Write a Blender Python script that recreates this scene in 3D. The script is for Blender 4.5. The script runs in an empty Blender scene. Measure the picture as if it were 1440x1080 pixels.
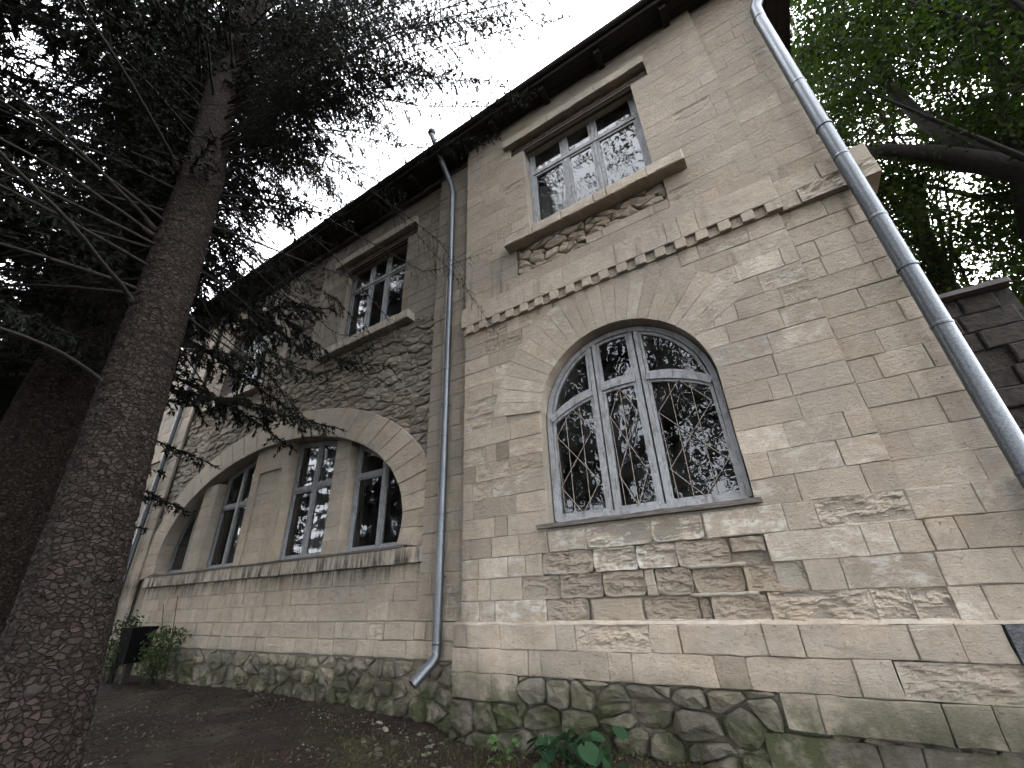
import bpy, math, random
import numpy as np
from mathutils import Vector, Matrix, noise

random.seed(7)
rng = np.random.default_rng(7)
R_ = math.radians
scene = bpy.context.scene
COL = scene.collection

# ------------------------------------------------------------------ camera
# vanishing points of the photograph (1440x1080): verticals (670,-642), facade (-363,880)
F_PX = 589.686
AX = np.array([[0.84665746, 0.26580197, 0.46099940],      # rows: world X, Y, Z in camera axes
               [0.53079224, -0.36025518, -0.76712176],
               [-0.03782505, 0.89418427, -0.44609836]])
cam_d = bpy.data.cameras.new('camera')
cam_d.sensor_fit = 'HORIZONTAL'; cam_d.sensor_width = 36.0
cam_d.lens = 36.0 * F_PX / 1440.0
cam_d.clip_start = 0.05; cam_d.clip_end = 2000
cam = bpy.data.objects.new('camera', cam_d); COL.objects.link(cam)
cam.matrix_world = Matrix([list(r) for r in AX]).to_4x4()
scene.camera = cam

def px(u, v, d, ax=1):
    """point on the ray through photo pixel (u,v) where world axis ax equals d"""
    r = AX @ np.array([u - 720, 540 - v, -F_PX]); return r * (d / r[ax])
def proj(P):
    c = np.asarray(P) @ AX
    return np.stack([720 + F_PX * c[..., 0] / -c[..., 2], 540 - F_PX * c[..., 1] / -c[..., 2]], -1)

# ------------------------------------------------------------------ world, sun, exposure
SUN_AZ, SUN_EL = R_(27), R_(34)
w = bpy.data.worlds.new('World'); scene.world = w; w.use_nodes = True
nt = w.node_tree; nt.nodes.clear()
out = nt.nodes.new('ShaderNodeOutputWorld'); bg = nt.nodes.new('ShaderNodeBackground')
sky = nt.nodes.new('ShaderNodeTexSky'); sky.sky_type = 'NISHITA'; sky.sun_disc = False
sky.sun_elevation = SUN_EL; sky.sun_rotation = SUN_AZ
sky.air_density = 1.0; sky.dust_density = 2.0
tc = nt.nodes.new('ShaderNodeTexCoord'); cn = nt.nodes.new('ShaderNodeTexNoise')
cn.inputs['Scale'].default_value = 2.2; cn.inputs['Detail'].default_value = 6
rp = nt.nodes.new('ShaderNodeValToRGB')
rp.color_ramp.elements[0].position = .30; rp.color_ramp.elements[0].color = (.62, .62, .62, 1)
rp.color_ramp.elements[1].position = .62; rp.color_ramp.elements[1].color = (1, 1, 1, 1)
mx = nt.nodes.new('ShaderNodeMix'); mx.data_type = 'RGBA'
mx.inputs['B'].default_value = (12.0, 12.3, 12.9, 1)
nt.links.new(tc.outputs['Generated'], cn.inputs['Vector']); nt.links.new(cn.outputs['Fac'], rp.inputs['Fac'])
nt.links.new(rp.outputs['Color'], mx.inputs['Factor']); nt.links.new(sky.outputs['Color'], mx.inputs['A'])
nt.links.new(mx.outputs['Result'], bg.inputs['Color']); bg.inputs['Strength'].default_value = 0.15
nt.links.new(bg.outputs['Background'], out.inputs['Surface'])

sd = bpy.data.lights.new('sun', 'SUN'); sd.energy = 1.2; sd.angle = R_(12); sd.color = (1, .96, .9)
so = bpy.data.objects.new('sun', sd); COL.objects.link(so)
sv = Vector((math.sin(SUN_AZ) * math.cos(SUN_EL), math.cos(SUN_AZ) * math.cos(SUN_EL), math.sin(SUN_EL)))
so.rotation_euler = sv.to_track_quat('Z', 'Y').to_euler(); so.location = (6, 12, 12)

vs = scene.view_settings
vs.view_transform = 'Standard'; vs.look = 'None'; vs.gamma = 1; vs.use_curve_mapping = False
vs.exposure = 2.52

# ------------------------------------------------------------------ materials
def new_mat(name):
    m = bpy.data.materials.new(name); m.use_nodes = True
    n = m.node_tree; b = n.nodes['Principled BSDF']
    return m, n, b
class N:
    """tiny node helper"""
    def __init__(s, nt): s.t = nt; s.pos = None
    def P(s):
        if s.pos is None: s.pos = s.t.nodes.new('ShaderNodeNewGeometry').outputs['Position']
        return s.pos
    def map(s, scale):
        m = s.t.nodes.new('ShaderNodeMapping'); m.inputs['Scale'].default_value = scale
        s.t.links.new(s.P(), m.inputs['Vector']); return m.outputs['Vector']
    def noise(s, scale, detail=5, rough=.6, vec=None, dist=0):
        n = s.t.nodes.new('ShaderNodeTexNoise'); n.inputs['Scale'].default_value = scale
        n.inputs['Detail'].default_value = detail; n.inputs['Roughness'].default_value = rough
        n.inputs['Distortion'].default_value = dist
        s.t.links.new(vec if vec is not None else s.P(), n.inputs['Vector']); return n.outputs['Fac']
    def ramp(s, f, a, b, ca=(0, 0, 0, 1), cb=(1, 1, 1, 1)):
        r = s.t.nodes.new('ShaderNodeValToRGB'); e = r.color_ramp.elements
        e[0].position = a; e[0].color = ca; e[1].position = b; e[1].color = cb
        s.t.links.new(f, r.inputs['Fac']); return r.outputs['Color']
    def mix(s, fac, a, b, mode='MIX'):
        m = s.t.nodes.new('ShaderNodeMix'); m.data_type = 'RGBA'; m.blend_type = mode
        for k, v in (('Factor', fac), ('A', a), ('B', b)):
            if isinstance(v, (int, float, tuple)): m.inputs[k].default_value = v
            else: s.t.links.new(v, m.inputs[k])
        return m.outputs['Result']
    def math(s, op, a, b=0.0, clamp=False):
        m = s.t.nodes.new('ShaderNodeMath'); m.operation = op; m.use_clamp = clamp
        for i, v in enumerate((a, b)):
            if isinstance(v, (int, float)): m.inputs[i].default_value = v
            else: s.t.links.new(v, m.inputs[i])
        return m.outputs[0]
    def attr(s, name):
        a = s.t.nodes.new('ShaderNodeAttribute'); a.attribute_name = name
        q = s.t.nodes.new('ShaderNodeSeparateColor'); s.t.links.new(a.outputs['Color'], q.inputs[0])
        return q.outputs
    def z(s):
        q = s.t.nodes.new('ShaderNodeSeparateXYZ'); s.t.links.new(s.P(), q.inputs[0]); return q.outputs
    def bump(s, h, strength, dist, bsdf, prev=None):
        b = s.t.nodes.new('ShaderNodeBump'); b.inputs['Strength'].default_value = strength
        b.inputs['Distance'].default_value = dist; s.t.links.new(h, b.inputs['Height'])
        if prev is not None: s.t.links.new(prev, b.inputs['Normal'])
        if bsdf: s.t.links.new(b.outputs[0], bsdf.inputs['Normal'])
        return b.outputs[0]
    def col(s, c, bsdf): s.t.links.new(c, bsdf.inputs['Base Color'])

def stone_material(name, base, brown, moss_top=-.55, soot=.5, bump=.55):
    m, t, b = new_mat(name); n = N(t)
    tr, tg, tb = n.attr('tint')[0:3]
    lam = n.noise(1.0, 7, .72, n.map((9, 9, 42)), .6)            # bedding lines
    mott = n.noise(9, 7, .65)
    fine = n.noise(95, 5, .75)
    gran = n.ramp(n.noise(42, 7, .85), .38, .66)
    c = n.mix(tg, base, brown)
    c = n.mix(n.math('MULTIPLY', n.ramp(mott, .38, .72), .55), c, n.mix(1.0, c, (.62, .58, .54, 1), 'MULTIPLY'))
    c = n.mix(n.math('MULTIPLY', n.ramp(lam, .54, .64), .22), c, n.mix(1.0, c, (.55, .50, .45, 1), 'MULTIPLY'))
    c = n.mix(n.math('MULTIPLY', n.ramp(lam, .36, .26), .25), c, (.56, .51, .44, 1))
    c = n.mix(n.math('MULTIPLY', gran, .42), c, n.mix(1.0, c, (.5, .46, .42, 1), 'MULTIPLY'))
    # per-stone value
    br = n.math('MAXIMUM', n.math('ADD', n.math('MULTIPLY', tr, .62), .55), .3)
    cc = t.nodes.new('ShaderNodeCombineColor')
    for i in range(3): t.links.new(br, cc.inputs[i])
    c = n.mix(1.0, c, cc.outputs[0], 'MULTIPLY')
    # lime wash patches
    wash = n.math('MULTIPLY', n.ramp(n.noise(7, 5, .7, n.map((1, 1, 1.6))), .47, .60), tb, True)
    c = n.mix(wash, c, (.62, .59, .53, 1))
    # scattered pale lime flecks
    fl = n.ramp(n.noise(5.2, 9, .8, n.map((1, 1, 2.2))), .64, .69)
    c = n.mix(n.math('MULTIPLY', fl, .6), c, (.62, .59, .53, 1))
    # grey weathering and black drip stains (dirt with its own outline)
    gre = n.ramp(n.noise(.8, 7, .68), .45, .60)
    c = n.mix(n.math('MULTIPLY', gre, .40), c, (.21, .195, .175, 1))
    gr2 = n.ramp(n.noise(3.4, 6, .7, n.map((1, 1, 1.7))), .50, .72)
    c = n.mix(n.math('MULTIPLY', gr2, .42), c, (.19, .168, .14, 1))
    wm = n.ramp(n.noise(1.7, 6, .7), .52, .66)
    c = n.mix(n.math('MULTIPLY', wm, .30), c, n.mix(1.0, c, (1.0, .86, .66, 1), 'MULTIPLY'))
    scr = n.ramp(n.noise(1.0, 5, .7, n.map((3.2, 3.2, 24)), 1.2), .66, .70)
    c = n.mix(n.math('MULTIPLY', scr, .5), c, (.60, .565, .50, 1))
    dr = n.ramp(n.noise(1.0, 5, .6, n.map((7, 7, .9))), .56, .70)
    drm = n.math('MULTIPLY', dr, n.ramp(n.noise(.55, 3), .50, .62))
    c = n.mix(n.math('MULTIPLY', drm, soot), c, (.055, .05, .045, 1))
    # black drip stains under the long ledge and beside the middle downpipe
    X_, Z_ = n.z()[0], n.z()[2]
    band = lambda v, c0, h, k: n.math('SUBTRACT', 1.0, n.math('MULTIPLY', n.math('ABSOLUTE', n.math('SUBTRACT', v, c0)), 1.0 / h), True)
    drip = n.ramp(n.noise(1.0, 6, .65, n.map((11, 11, 1.3))), .44, .60)
    st1 = n.math('MULTIPLY', n.math('MULTIPLY', band(Z_, .42, .30, 0), n.math('LESS_THAN', X_, -3.9)), drip)
    st2 = n.math('MULTIPLY', n.math('MULTIPLY', n.ramp(band(X_, -3.35, .62, 0), .05, .6), n.ramp(n.math('ADD', n.math('MULTIPLY', Z_, -.16), .62), .25, .8)), n.ramp(n.noise(1.0, 6, .7, n.map((5, 5, 1.2))), .36, .60))
    c = n.mix(n.math('MULTIPLY', st1, 1.0, True), c, (.05, .043, .037, 1))
    c = n.mix(n.math('MULTIPLY', st2, .8, True), c, (.07, .063, .056, 1))
    # moss on the foot of the walls
    zz = n.z()[2]
    low = n.math('MULTIPLY', n.math('SUBTRACT', moss_top, zz), 2.8, True)
    ms = n.math('MULTIPLY', low, n.ramp(n.noise(3.5, 7, .7), .36, .54))
    c = n.mix(n.math('MULTIPLY', ms, .92), c, n.mix(n.noise(14), (.020, .030, .008, 1), (.055, .064, .026, 1)))
    damp = n.math('MULTIPLY', low, n.ramp(n.noise(1.6, 5, .6), .35, .6))
    c = n.mix(n.math('MULTIPLY', damp, .65), c, (.05, .043, .035, 1))
    pit = n.ramp(n.noise(30, 5, .7, n.map((1, 1, 1.7))), .62, .68)
    c = n.mix(n.math('MULTIPLY', pit, .55), c, (.12, .10, .08, 1))
    n.col(c, b); b.inputs['Roughness'].default_value = .92
    b.inputs['Specular IOR Level'].default_value = .15
    h = n.math('ADD', n.math('MULTIPLY', lam, .55), n.math('MULTIPLY', n.noise(20, 8, .8), 1.0))
    h = n.math('SUBTRACT', n.math('ADD', h, n.math('MULTIPLY', fine, .55)), n.math('MULTIPLY', pit, .6))
    n.bump(h, min(1, bump * 1.6), .03, b)
    return m

LIME = (.455, .39, .308, 1); BROWN = (.28, .22, .155, 1)
M = {}
M['stone'] = stone_material('limestone', LIME, BROWN)
M['rubble'] = stone_material('rubble_stone', (.34, .30, .24, 1), (.24, .19, .13, 1), bump=.8)
M['mortar'] = stone_material('lime_mortar', (.30, .265, .22, 1), (.24, .2, .16, 1), bump=.9)
M['mortarl'] = stone_material('pale_mortar', (.40, .36, .30, 1), (.3, .26, .2, 1), bump=.9)

def simple(name, col, rough=.8, noise_scale=20, var=.35, bump=.3, bdist=.005, metallic=0, spec=.3, mapping=None, detail=6):
    m, t, b = new_mat(name); n = N(t)
    f = n.noise(noise_scale, detail, .65, n.map(mapping) if mapping else None)
    dark = tuple(x * (1 - var) for x in col[:3]) + (1,); lite = tuple(min(1, x * (1 + var)) for x in col[:3]) + (1,)
    n.col(n.mix(n.ramp(f, .3, .7), dark, lite), b)
    b.inputs['Roughness'].default_value = rough; b.inputs['Metallic'].default_value = metallic
    b.inputs['Specular IOR Level'].default_value = spec
    if bump: n.bump(f, bump, bdist, b)
    return m

def paint_material():
    m, t, b = new_mat('peeling_white_paint'); n = N(t)
    grain = n.noise(1.0, 6, .7, n.map((90, 40, 5)))
    peel = n.ramp(n.noise(10, 7, .75, n.map((3, 1, .7))), .53, .60)
    wood = n.mix(n.ramp(grain, .35, .65), (.08, .073, .066, 1), (.17, .16, .15, 1))
    pa = n.mix(n.ramp(n.noise(16, 5), .3, .7), (.155, .162, .172, 1), (.25, .257, .268, 1))
    pa = n.mix(n.math('MULTIPLY', n.ramp(n.noise(4, 6, .7), .5, .7), .5), pa, (.105, .10, .095, 1))
    n.col(n.mix(peel, pa, wood), b); b.inputs['Roughness'].default_value = .65
    n.bump(n.math('SUBTRACT', n.math('MULTIPLY', grain, .5), peel), .5, .003, b)
    return m
M['paint'] = paint_material()
M['woodsill'] = simple('grey_weathered_wood', (.085, .075, .065, 1), .85, 1.0, .55, .7, .006, mapping=(6, 60, 60))
M['darkwood'] = simple('dark_brown_wood', (.05, .034, .027, 1), .8, 1.0, .5, .5, .004, mapping=(5, 50, 50))
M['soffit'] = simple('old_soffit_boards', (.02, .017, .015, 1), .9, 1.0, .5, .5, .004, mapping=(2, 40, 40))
M['roof'] = simple('roof_sheet', (.05, .042, .04, 1), .7, 8, .4, .3)
M['gutter'] = simple('gutter_sheet', (.028, .022, .022, 1), .6, 9, .4, .2)
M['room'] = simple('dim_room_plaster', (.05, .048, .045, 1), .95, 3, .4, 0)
M['rust'] = simple('grille_iron', (.17, .145, .125, 1), .75, 30, .5, .3, .002)
M['plaster'] = simple('dark_cement_render', (.075, .078, .082, 1), .95, 45, .55, 1.0, .03)
M['shadestone'] = simple('shade_toned_stone', (.020, .0165, .0135, 1), .95, 11, .6, 1.0, .03)  # garden wall stone; the tree canopy's shade is put into this near-black colour
M['curtain'] = simple('curtain_cloth', (.42, .41, .39, 1), .95, 1.0, .3, .6, .02, mapping=(40, 3, .4))
M['bin'] = simple('black_bin_plastic', (.0035, .0035, .004, 1), .8, 20, .3, .1, spec=.05)
M['post'] = simple('weathered_post', (.02, .018, .015, 1), .9, 1.0, .5, .5, mapping=(40, 40, 4))

def zinc_material():
    m, t, b = new_mat('galvanised_zinc'); n = N(t)
    v = t.nodes.new('ShaderNodeTexVoronoi'); v.inputs['Scale'].default_value = 70
    t.links.new(n.P(), v.inputs['Vector'])
    s = n.noise(5, 5, .6, n.map((6, 6, .8)))
    c = n.mix(n.ramp(v.outputs['Distance'], .1, .7), (.055, .062, .069, 1), (.10, .109, .118, 1))
    c = n.mix(n.math('MULTIPLY', n.ramp(s, .45, .75), .6), c, (.06, .066, .072, 1))
    n.col(c, b); b.inputs['Metallic'].default_value = .7
    t.links.new(n.math('ADD', n.math('MULTIPLY', s, .25), .24), b.inputs['Roughness'])
    n.bump(n.noise(14, 3), .12, .004, b)
    return m
M['zinc'] = zinc_material()

def glass_material():
    m, t, b = new_mat('old_window_glass'); n = N(t); t.nodes.remove(b)
    o = t.nodes['Material Output']
    gl = t.nodes.new('ShaderNodeBsdfGlossy'); gl.inputs['Roughness'].default_value = .012
    gl.inputs['Color'].default_value = (.95, .97, 1, 1)
    tr = t.nodes.new('ShaderNodeBsdfTransparent'); tr.inputs['Color'].default_value = (.55, .58, .58, 1)
    df = t.nodes.new('ShaderNodeBsdfDiffuse'); df.inputs['Color'].default_value = (.30, .30, .29, 1)
    fr = t.nodes.new('ShaderNodeFresnel'); fr.inputs['IOR'].default_value = 1.5
    bp = n.bump(n.noise(3.2, 2), .10, .02, None)
    t.links.new(bp, gl.inputs['Normal'])
    dirt = n.math('MULTIPLY', n.ramp(n.noise(3.5, 6, .7), .40, .8), .09)
    m1 = t.nodes.new('ShaderNodeMixShader'); m2 = t.nodes.new('ShaderNodeMixShader')
    t.links.new(dirt, m1.inputs[0]); t.links.new(tr.outputs[0], m1.inputs[1]); t.links.new(df.outputs[0], m1.inputs[2])
    t.links.new(n.math('MULTIPLY', fr.outputs[0], .8, True), m2.inputs[0])
    t.links.new(m1.outputs[0], m2.inputs[1]); t.links.new(gl.outputs[0], m2.inputs[2])
    t.links.new(m2.outputs[0], o.inputs['Surface'])
    return m
M['glass'] = glass_material()

def bark_material(name, c0, c1, moss=0.0):
    m, t, b = new_mat(name); n = N(t)
    hgt = n.attr('tint')[0]
    wn = t.nodes.new('ShaderNodeTexNoise'); wn.inputs['Scale'].default_value = 9; wn.inputs['Detail'].default_value = 4; t.links.new(n.P(), wn.inputs['Vector'])
    vm = t.nodes.new('ShaderNodeVectorMath'); vm.operation = 'SCALE'; vm.inputs['Scale'].default_value = 1.5; t.links.new(wn.outputs['Color'], vm.inputs[0])
    va = t.nodes.new('ShaderNodeVectorMath'); va.operation = 'ADD'; t.links.new(n.map((24, 24, 33)), va.inputs[0]); t.links.new(vm.outputs[0], va.inputs[1])
    ve = t.nodes.new('ShaderNodeTexVoronoi'); ve.feature = 'DISTANCE_TO_EDGE'; ve.inputs['Scale'].default_value = 1; t.links.new(va.outputs[0], ve.inputs['Vector'])
    vc = t.nodes.new('ShaderNodeTexVoronoi'); vc.feature = 'F1'; vc.inputs['Scale'].default_value = 1; t.links.new(va.outputs[0], vc.inputs['Vector'])
    sc = t.nodes.new('ShaderNodeSeparateColor'); t.links.new(vc.outputs['Color'], sc.inputs[0])
    edge = n.ramp(ve.outputs['Distance'], .0, .12); rnd = sc.outputs[0]
    f = n.noise(40, 6, .75, n.map((1, 1, 1.6)))
    c = n.mix(n.ramp(n.math('ADD', n.math('MULTIPLY', f, .6), n.math('MULTIPLY', rnd, .4)), .3, .7), c0, c1)
    c = n.mix(edge, tuple(x * .7 for x in c0[:3]) + (1,), c)
    c = n.mix(n.ramp(hgt, .0, .3), tuple(x * .6 for x in c0[:3]) + (1,), c)
    c = n.mix(n.math('MULTIPLY', n.ramp(n.noise(2.2, 5, .7), .52, .7), .45), c, (.022, .020, .017, 1))
    n.col(c, b); b.inputs['Roughness'].default_value = .95; b.inputs['Specular IOR Level'].default_value = .1
    h = n.math('ADD', n.math('MULTIPLY', edge, n.math('ADD', n.math('MULTIPLY', rnd, .9), .5)), n.math('MULTIPLY', f, .7))
    n.bump(h, 1.0, .016, b)
    return m
M['bark'] = bark_material('spruce_bark', (.014, .0100, .0080, 1), (.036, .0265, .0212, 1))
M['limb'] = simple('dead_limb_bark', (.014, .011, .009, 1), .95, 30, .5, .6, .004)
M['twig'] = simple('dark_twig', (.011, .009, .007, 1), .95, 30, .4, 0)
M['bark2'] = simple('broadleaf_bark', (.012, .010, .0085, 1), .95, 1.0, .5, .8, .02, mapping=(14, 14, 5))

def leaf_material(name, c0, c1, trans=.35):
    m, t, b = new_mat(name); n = N(t); o = t.nodes['Material Output']
    f = n.attr('tint')[0]
    c = n.mix(f, c0, c1)
    n.col(c, b); b.inputs['Roughness'].default_value = .75; b.inputs['Specular IOR Level'].default_value = .08
    tl = t.nodes.new('ShaderNodeBsdfTranslucent')
    t.links.new(n.mix(1.0, c, (1.3, 1.5, .6, 1), 'MULTIPLY'), tl.inputs['Color'])
    ms = t.nodes.new('ShaderNodeMixShader'); ms.inputs[0].default_value = trans
    t.links.new(b.outputs[0], ms.inputs[1]); t.links.new(tl.outputs[0], ms.inputs[2])
    t.links.new(ms.outputs[0], o.inputs['Surface'])
    return m
M['needle'] = leaf_material('spruce_needles', (.006, .007, .0055, 1), (.016, .019, .013, 1), .05)
M['leaf'] = leaf_material('broad_leaves', (.007, .013, .004, 1), (.025, .040, .010, 1), .38)
M['leafy'] = leaf_material('yellow_green_leaves', (.03, .045, .012, 1), (.08, .095, .03, 1), .4)
M['vine'] = leaf_material('creeper_leaves', (.03, .06, .018, 1), (.06, .105, .035, 1), .2)
M['bluegreen'] = leaf_material('dark_round_leaves', (.010, .025, .012, 1), (.02, .045, .02, 1), .15)
M['shrub'] = leaf_material('dull_shrub_leaves', (.014, .024, .009, 1), (.04, .055, .022, 1), .15)
M['grass'] = leaf_material('short_grass', (.025, .03, .010, 1), (.07, .068, .03, 1), .2)
M['dryleaf'] = leaf_material('needle_litter', (.014, .009, .006, 1), (.07, .048, .032, 1), .0)

def soil_material():
    m, t, b = new_mat('soil'); n = N(t)
    a = n.noise(1.3, 7, .7); f = n.noise(28, 6, .75); g = n.noise(110, 3, .7)
    c = n.mix(n.ramp(f, .3, .75), (.010, .0068, .005, 1), (.040, .028, .021, 1))
    c = n.mix(n.math('MULTIPLY', n.ramp(a, .52, .66), .7), c, n.mix(n.ramp(g, .3, .7), (.035, .026, .020, 1), (.085, .068, .054, 1)))
    gr = n.math('MULTIPLY', n.ramp(n.noise(.8, 5, .6), .52, .64), n.ramp(n.noise(22, 5, .7), .42, .58))
    c = n.mix(n.math('MULTIPLY', gr, .6), c, (.045, .05, .02, 1))
    c = n.mix(n.ramp(n.noise(60, 2, .5), .73, .76), c, (.22, .20, .17, 1))
    n.col(c, b); b.inputs['Roughness'].default_value = .97; b.inputs['Specular IOR Level'].default_value = .1
    h = n.math('ADD', n.math('MULTIPLY', f, 1.0), n.math('MULTIPLY', g, .5))
    n.bump(h, .9, .03, b)
    return m
M['soil'] = soil_material()

# ------------------------------------------------------------------ mesh helpers
class MB:
    """collects verts / faces (any n-gon) with a tint colour per vertex"""
    def __init__(s): s.V = []; s.F = []; s.T = []
    def add(s, V, F, tint=(.5, 0, 0)):
        o = len(s.V); s.V.extend([tuple(v) for v in V]); s.F.extend([tuple(i + o for i in f) for f in F])
        s.T.extend([tint] * len(V)); return s
    def box(s, a, b, tint=(.5, 0, 0)):
        (x0, y0, z0), (x1, y1, z1) = a, b
        V = [(x0, y0, z0), (x1, y0, z0), (x1, y1, z0), (x0, y1, z0), (x0, y0, z1), (x1, y0, z1), (x1, y1, z1), (x0, y1, z1)]
        return s.add(V, [(0, 3, 2, 1), (4, 5, 6, 7), (0, 1, 5, 4), (1, 2, 6, 5), (2, 3, 7, 6), (3, 0, 4, 7)], tint)
    def build(s, name, mat, parent=None, smooth=False, kind=None):
        me = bpy.data.meshes.new(name); me.from_pydata(s.V, [], s.F)
        a = me.attributes.new('tint', 'FLOAT_COLOR', 'POINT')
        a.data.foreach_set('color', np.array([(t[0], t[1], t[2], 1.0) for t in s.T], dtype=np.float32).ravel())
        return link(name, me, mat, parent, smooth, kind)
def link(name, me, mat, parent=None, smooth=False, kind=None):
    o = bpy.data.objects.new(name, me); me.materials.append(mat if not isinstance(mat, str) else M[mat])
    if smooth: me.polygons.foreach_set('use_smooth', np.ones(len(me.polygons), dtype=bool))
    COL.objects.link(o); attach(o, parent)
    if kind: o['kind'] = kind
    return o
def attach(o, parent):
    if parent is not None:
        o.parent = parent
        if parent.type == 'EMPTY' and parent.parent is None:
            o.matrix_parent_inverse = Matrix.Translation(-parent.location)
def empty(name, loc, label, cat, group=None):
    o = bpy.data.objects.new(name, None); o.location = loc; o.empty_display_size = .2; COL.objects.link(o)
    return tag(o, label, cat, group)
def tag(o, label, cat, group=None):
    o['label'] = label; o['category'] = cat
    if group: o['group'] = group
    return o
def struct(o): o['kind'] = 'structure'; return o

def fastmesh(name, V, F, mat, parent=None, tint=None, smooth=False, kind=None):
    """V (n,3), F (m,k) numpy arrays, all faces with k corners"""
    V = np.asarray(V, np.float32); F = np.asarray(F, np.int32); k = F.shape[1]
    me = bpy.data.meshes.new(name)
    me.vertices.add(len(V)); me.vertices.foreach_set('co', V.ravel())
    me.loops.add(F.size); me.loops.foreach_set('vertex_index', F.ravel())
    me.polygons.add(len(F)); me.polygons.foreach_set('loop_start', np.arange(0, F.size, k, dtype=np.int32))
    if tint is not None:
        a = me.attributes.new('tint', 'FLOAT_COLOR', 'POINT')
        c = np.ones((len(V), 4), np.float32); c[:, 0] = tint; c[:, 1] = 0; c[:, 2] = 0
        a.data.foreach_set('color', c.ravel())
    me.update(calc_edges=True); me.validate()
    return link(name, me, mat, parent, smooth, kind)

def tube(pts, rad, n=8, caps=True):
    pts = np.asarray(pts, float); k = len(pts)
    rad = np.full(k, rad) if np.isscalar(rad) else np.asarray(rad, float)
    T = np.gradient(pts, axis=0); T /= np.linalg.norm(T, axis=1)[:, None] + 1e-12
    ref = np.array([0, 0, 1.]) if abs(T[0, 2]) < .9 else np.array([1., 0, 0])
    V = np.zeros((k, n, 3)); a = np.arange(n) * 2 * np.pi / n
    for i in range(k):
        u = np.cross(T[i], ref); u /= np.linalg.norm(u) + 1e-12; v = np.cross(T[i], u); ref = np.cross(u, T[i])
        V[i] = pts[i] + rad[i] * (np.cos(a)[:, None] * u + np.sin(a)[:, None] * v)
    F = []
    for i in range(k - 1):
        for j in range(n):
            F.append((i * n + j, i * n + (j + 1) % n, (i + 1) * n + (j + 1) % n, (i + 1) * n + j))
    V = V.reshape(-1, 3)
    if caps: F = F + [tuple(range(n - 1, -1, -1)), tuple((k - 1) * n + j for j in range(n))]
    return V, F

def ribbon(pts, wd, y0, y1, closed=False):
    """bar of width wd in the facade plane (pts are x,z), from depth y0 to y1"""
    p = np.asarray(pts, float); k = len(p)
    if closed: t = np.roll(p, -1, 0) - np.roll(p, 1, 0)
    else: t = np.gradient(p, axis=0)
    if closed:
        d0 = p - np.roll(p, 1, 0); d1 = np.roll(p, -1, 0) - p
    else:
        d0 = np.vstack([p[1] - p[0], p[1:] - p[:-1]]); d1 = np.vstack([p[1:] - p[:-1], p[-1] - p[-2]])
    d0 /= np.linalg.norm(d0, axis=1)[:, None]; d1 /= np.linalg.norm(d1, axis=1)[:, None]
    n0 = np.stack([-d0[:, 1], d0[:, 0]], 1); n1 = np.stack([-d1[:, 1], d1[:, 0]], 1)
    m = n0 + n1; m /= np.linalg.norm(m, axis=1)[:, None]; s = np.clip(1 / np.maximum((m * n0).sum(1), .35), 1, 2.2)
    A = p + m * (wd / 2 * s)[:, None]; B = p - m * (wd / 2 * s)[:, None]
    V = []
    for i in range(k): V += [(A[i, 0], y0, A[i, 1]), (B[i, 0], y0, B[i, 1]), (B[i, 0], y1, B[i, 1]), (A[i, 0], y1, A[i, 1])]
    F = []; rngk = range(k if closed else k - 1)
    for i in rngk:
        j = (i + 1) % k
        for q in range(4): F.append((i * 4 + q, i * 4 + (q + 1) % 4, j * 4 + (q + 1) % 4, j * 4 + q))
    if not closed: F += [(3, 2, 1, 0), tuple((k - 1) * 4 + q for q in range(4))]
    return V, F

def nz(x, y, z): return noise.noise(Vector((x, y, z)))

# ------------------------------------------------------------------ stone pieces
class Pieces:
    def __init__(s): s.items = []
    def add(s, V, F, tint, parent, mat):
        p = proj(np.array(V)); a = (np.clip(p[:, 0].max(), 0, 1440) - np.clip(p[:, 0].min(), 0, 1440)) * (np.clip(p[:, 1].max(), 0, 1080) - np.clip(p[:, 1].min(), 0, 1080))
        s.items.append((a, V, F, tint, parent, mat))
    def flush(s, name, rest, limit):
        s.items.sort(key=lambda i: -i[0]); left = {}
        for k, (a, V, F, t, par, mat) in enumerate(s.items):
            if k < limit and a > 30: MB().add(V, F, t).build(name, mat, par)
            else: left.setdefault((par, mat), MB()).add(V, F, t)
        for (par, mat), mb in left.items(): mb.build(rest, mat, par, kind='stuff')
ASH, RUB = Pieces(), Pieces()

def resample(poly, step):
    out = []
    for i in range(len(poly)):
        a, b = np.array(poly[i]), np.array(poly[(i + 1) % len(poly)])
        k = max(1, int(round(np.linalg.norm(b - a) / step)))
        for j in range(k): out.append(a + (b - a) * j / k)
    return np.array(out)
def block(poly, yf, dep=.05, bev=.006, jit=.002, step=.13, yj=.0015, face=0.0):
    p = resample(poly, step); c = p.mean(0)
    for i, q in enumerate(p): p[i] = q + jit * np.array([nz(q[0] * 9, 1.3, q[1] * 9), nz(q[0] * 9, 7.7, q[1] * 9)]) * 2
    d = c - p; L = np.linalg.norm(d, axis=1)[:, None]; ins = p + d / L * bev * 1.4
    n = len(p); V = [(x, yf + dep, z) for x, z in p]; V += [(x, yf + bev, z) for x, z in p]
    V += [(x, yf + yj * 2 * nz(x * 6, 3, z * 6) , z) for x, z in ins]
    F = []
    for k in range(2):
        for i in range(n): j = (i + 1) % n; F.append((k * n + i, k * n + j, (k + 1) * n + j, (k + 1) * n + i))
    F.append(tuple(2 * n + i for i in range(n)))
    return V, F
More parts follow.
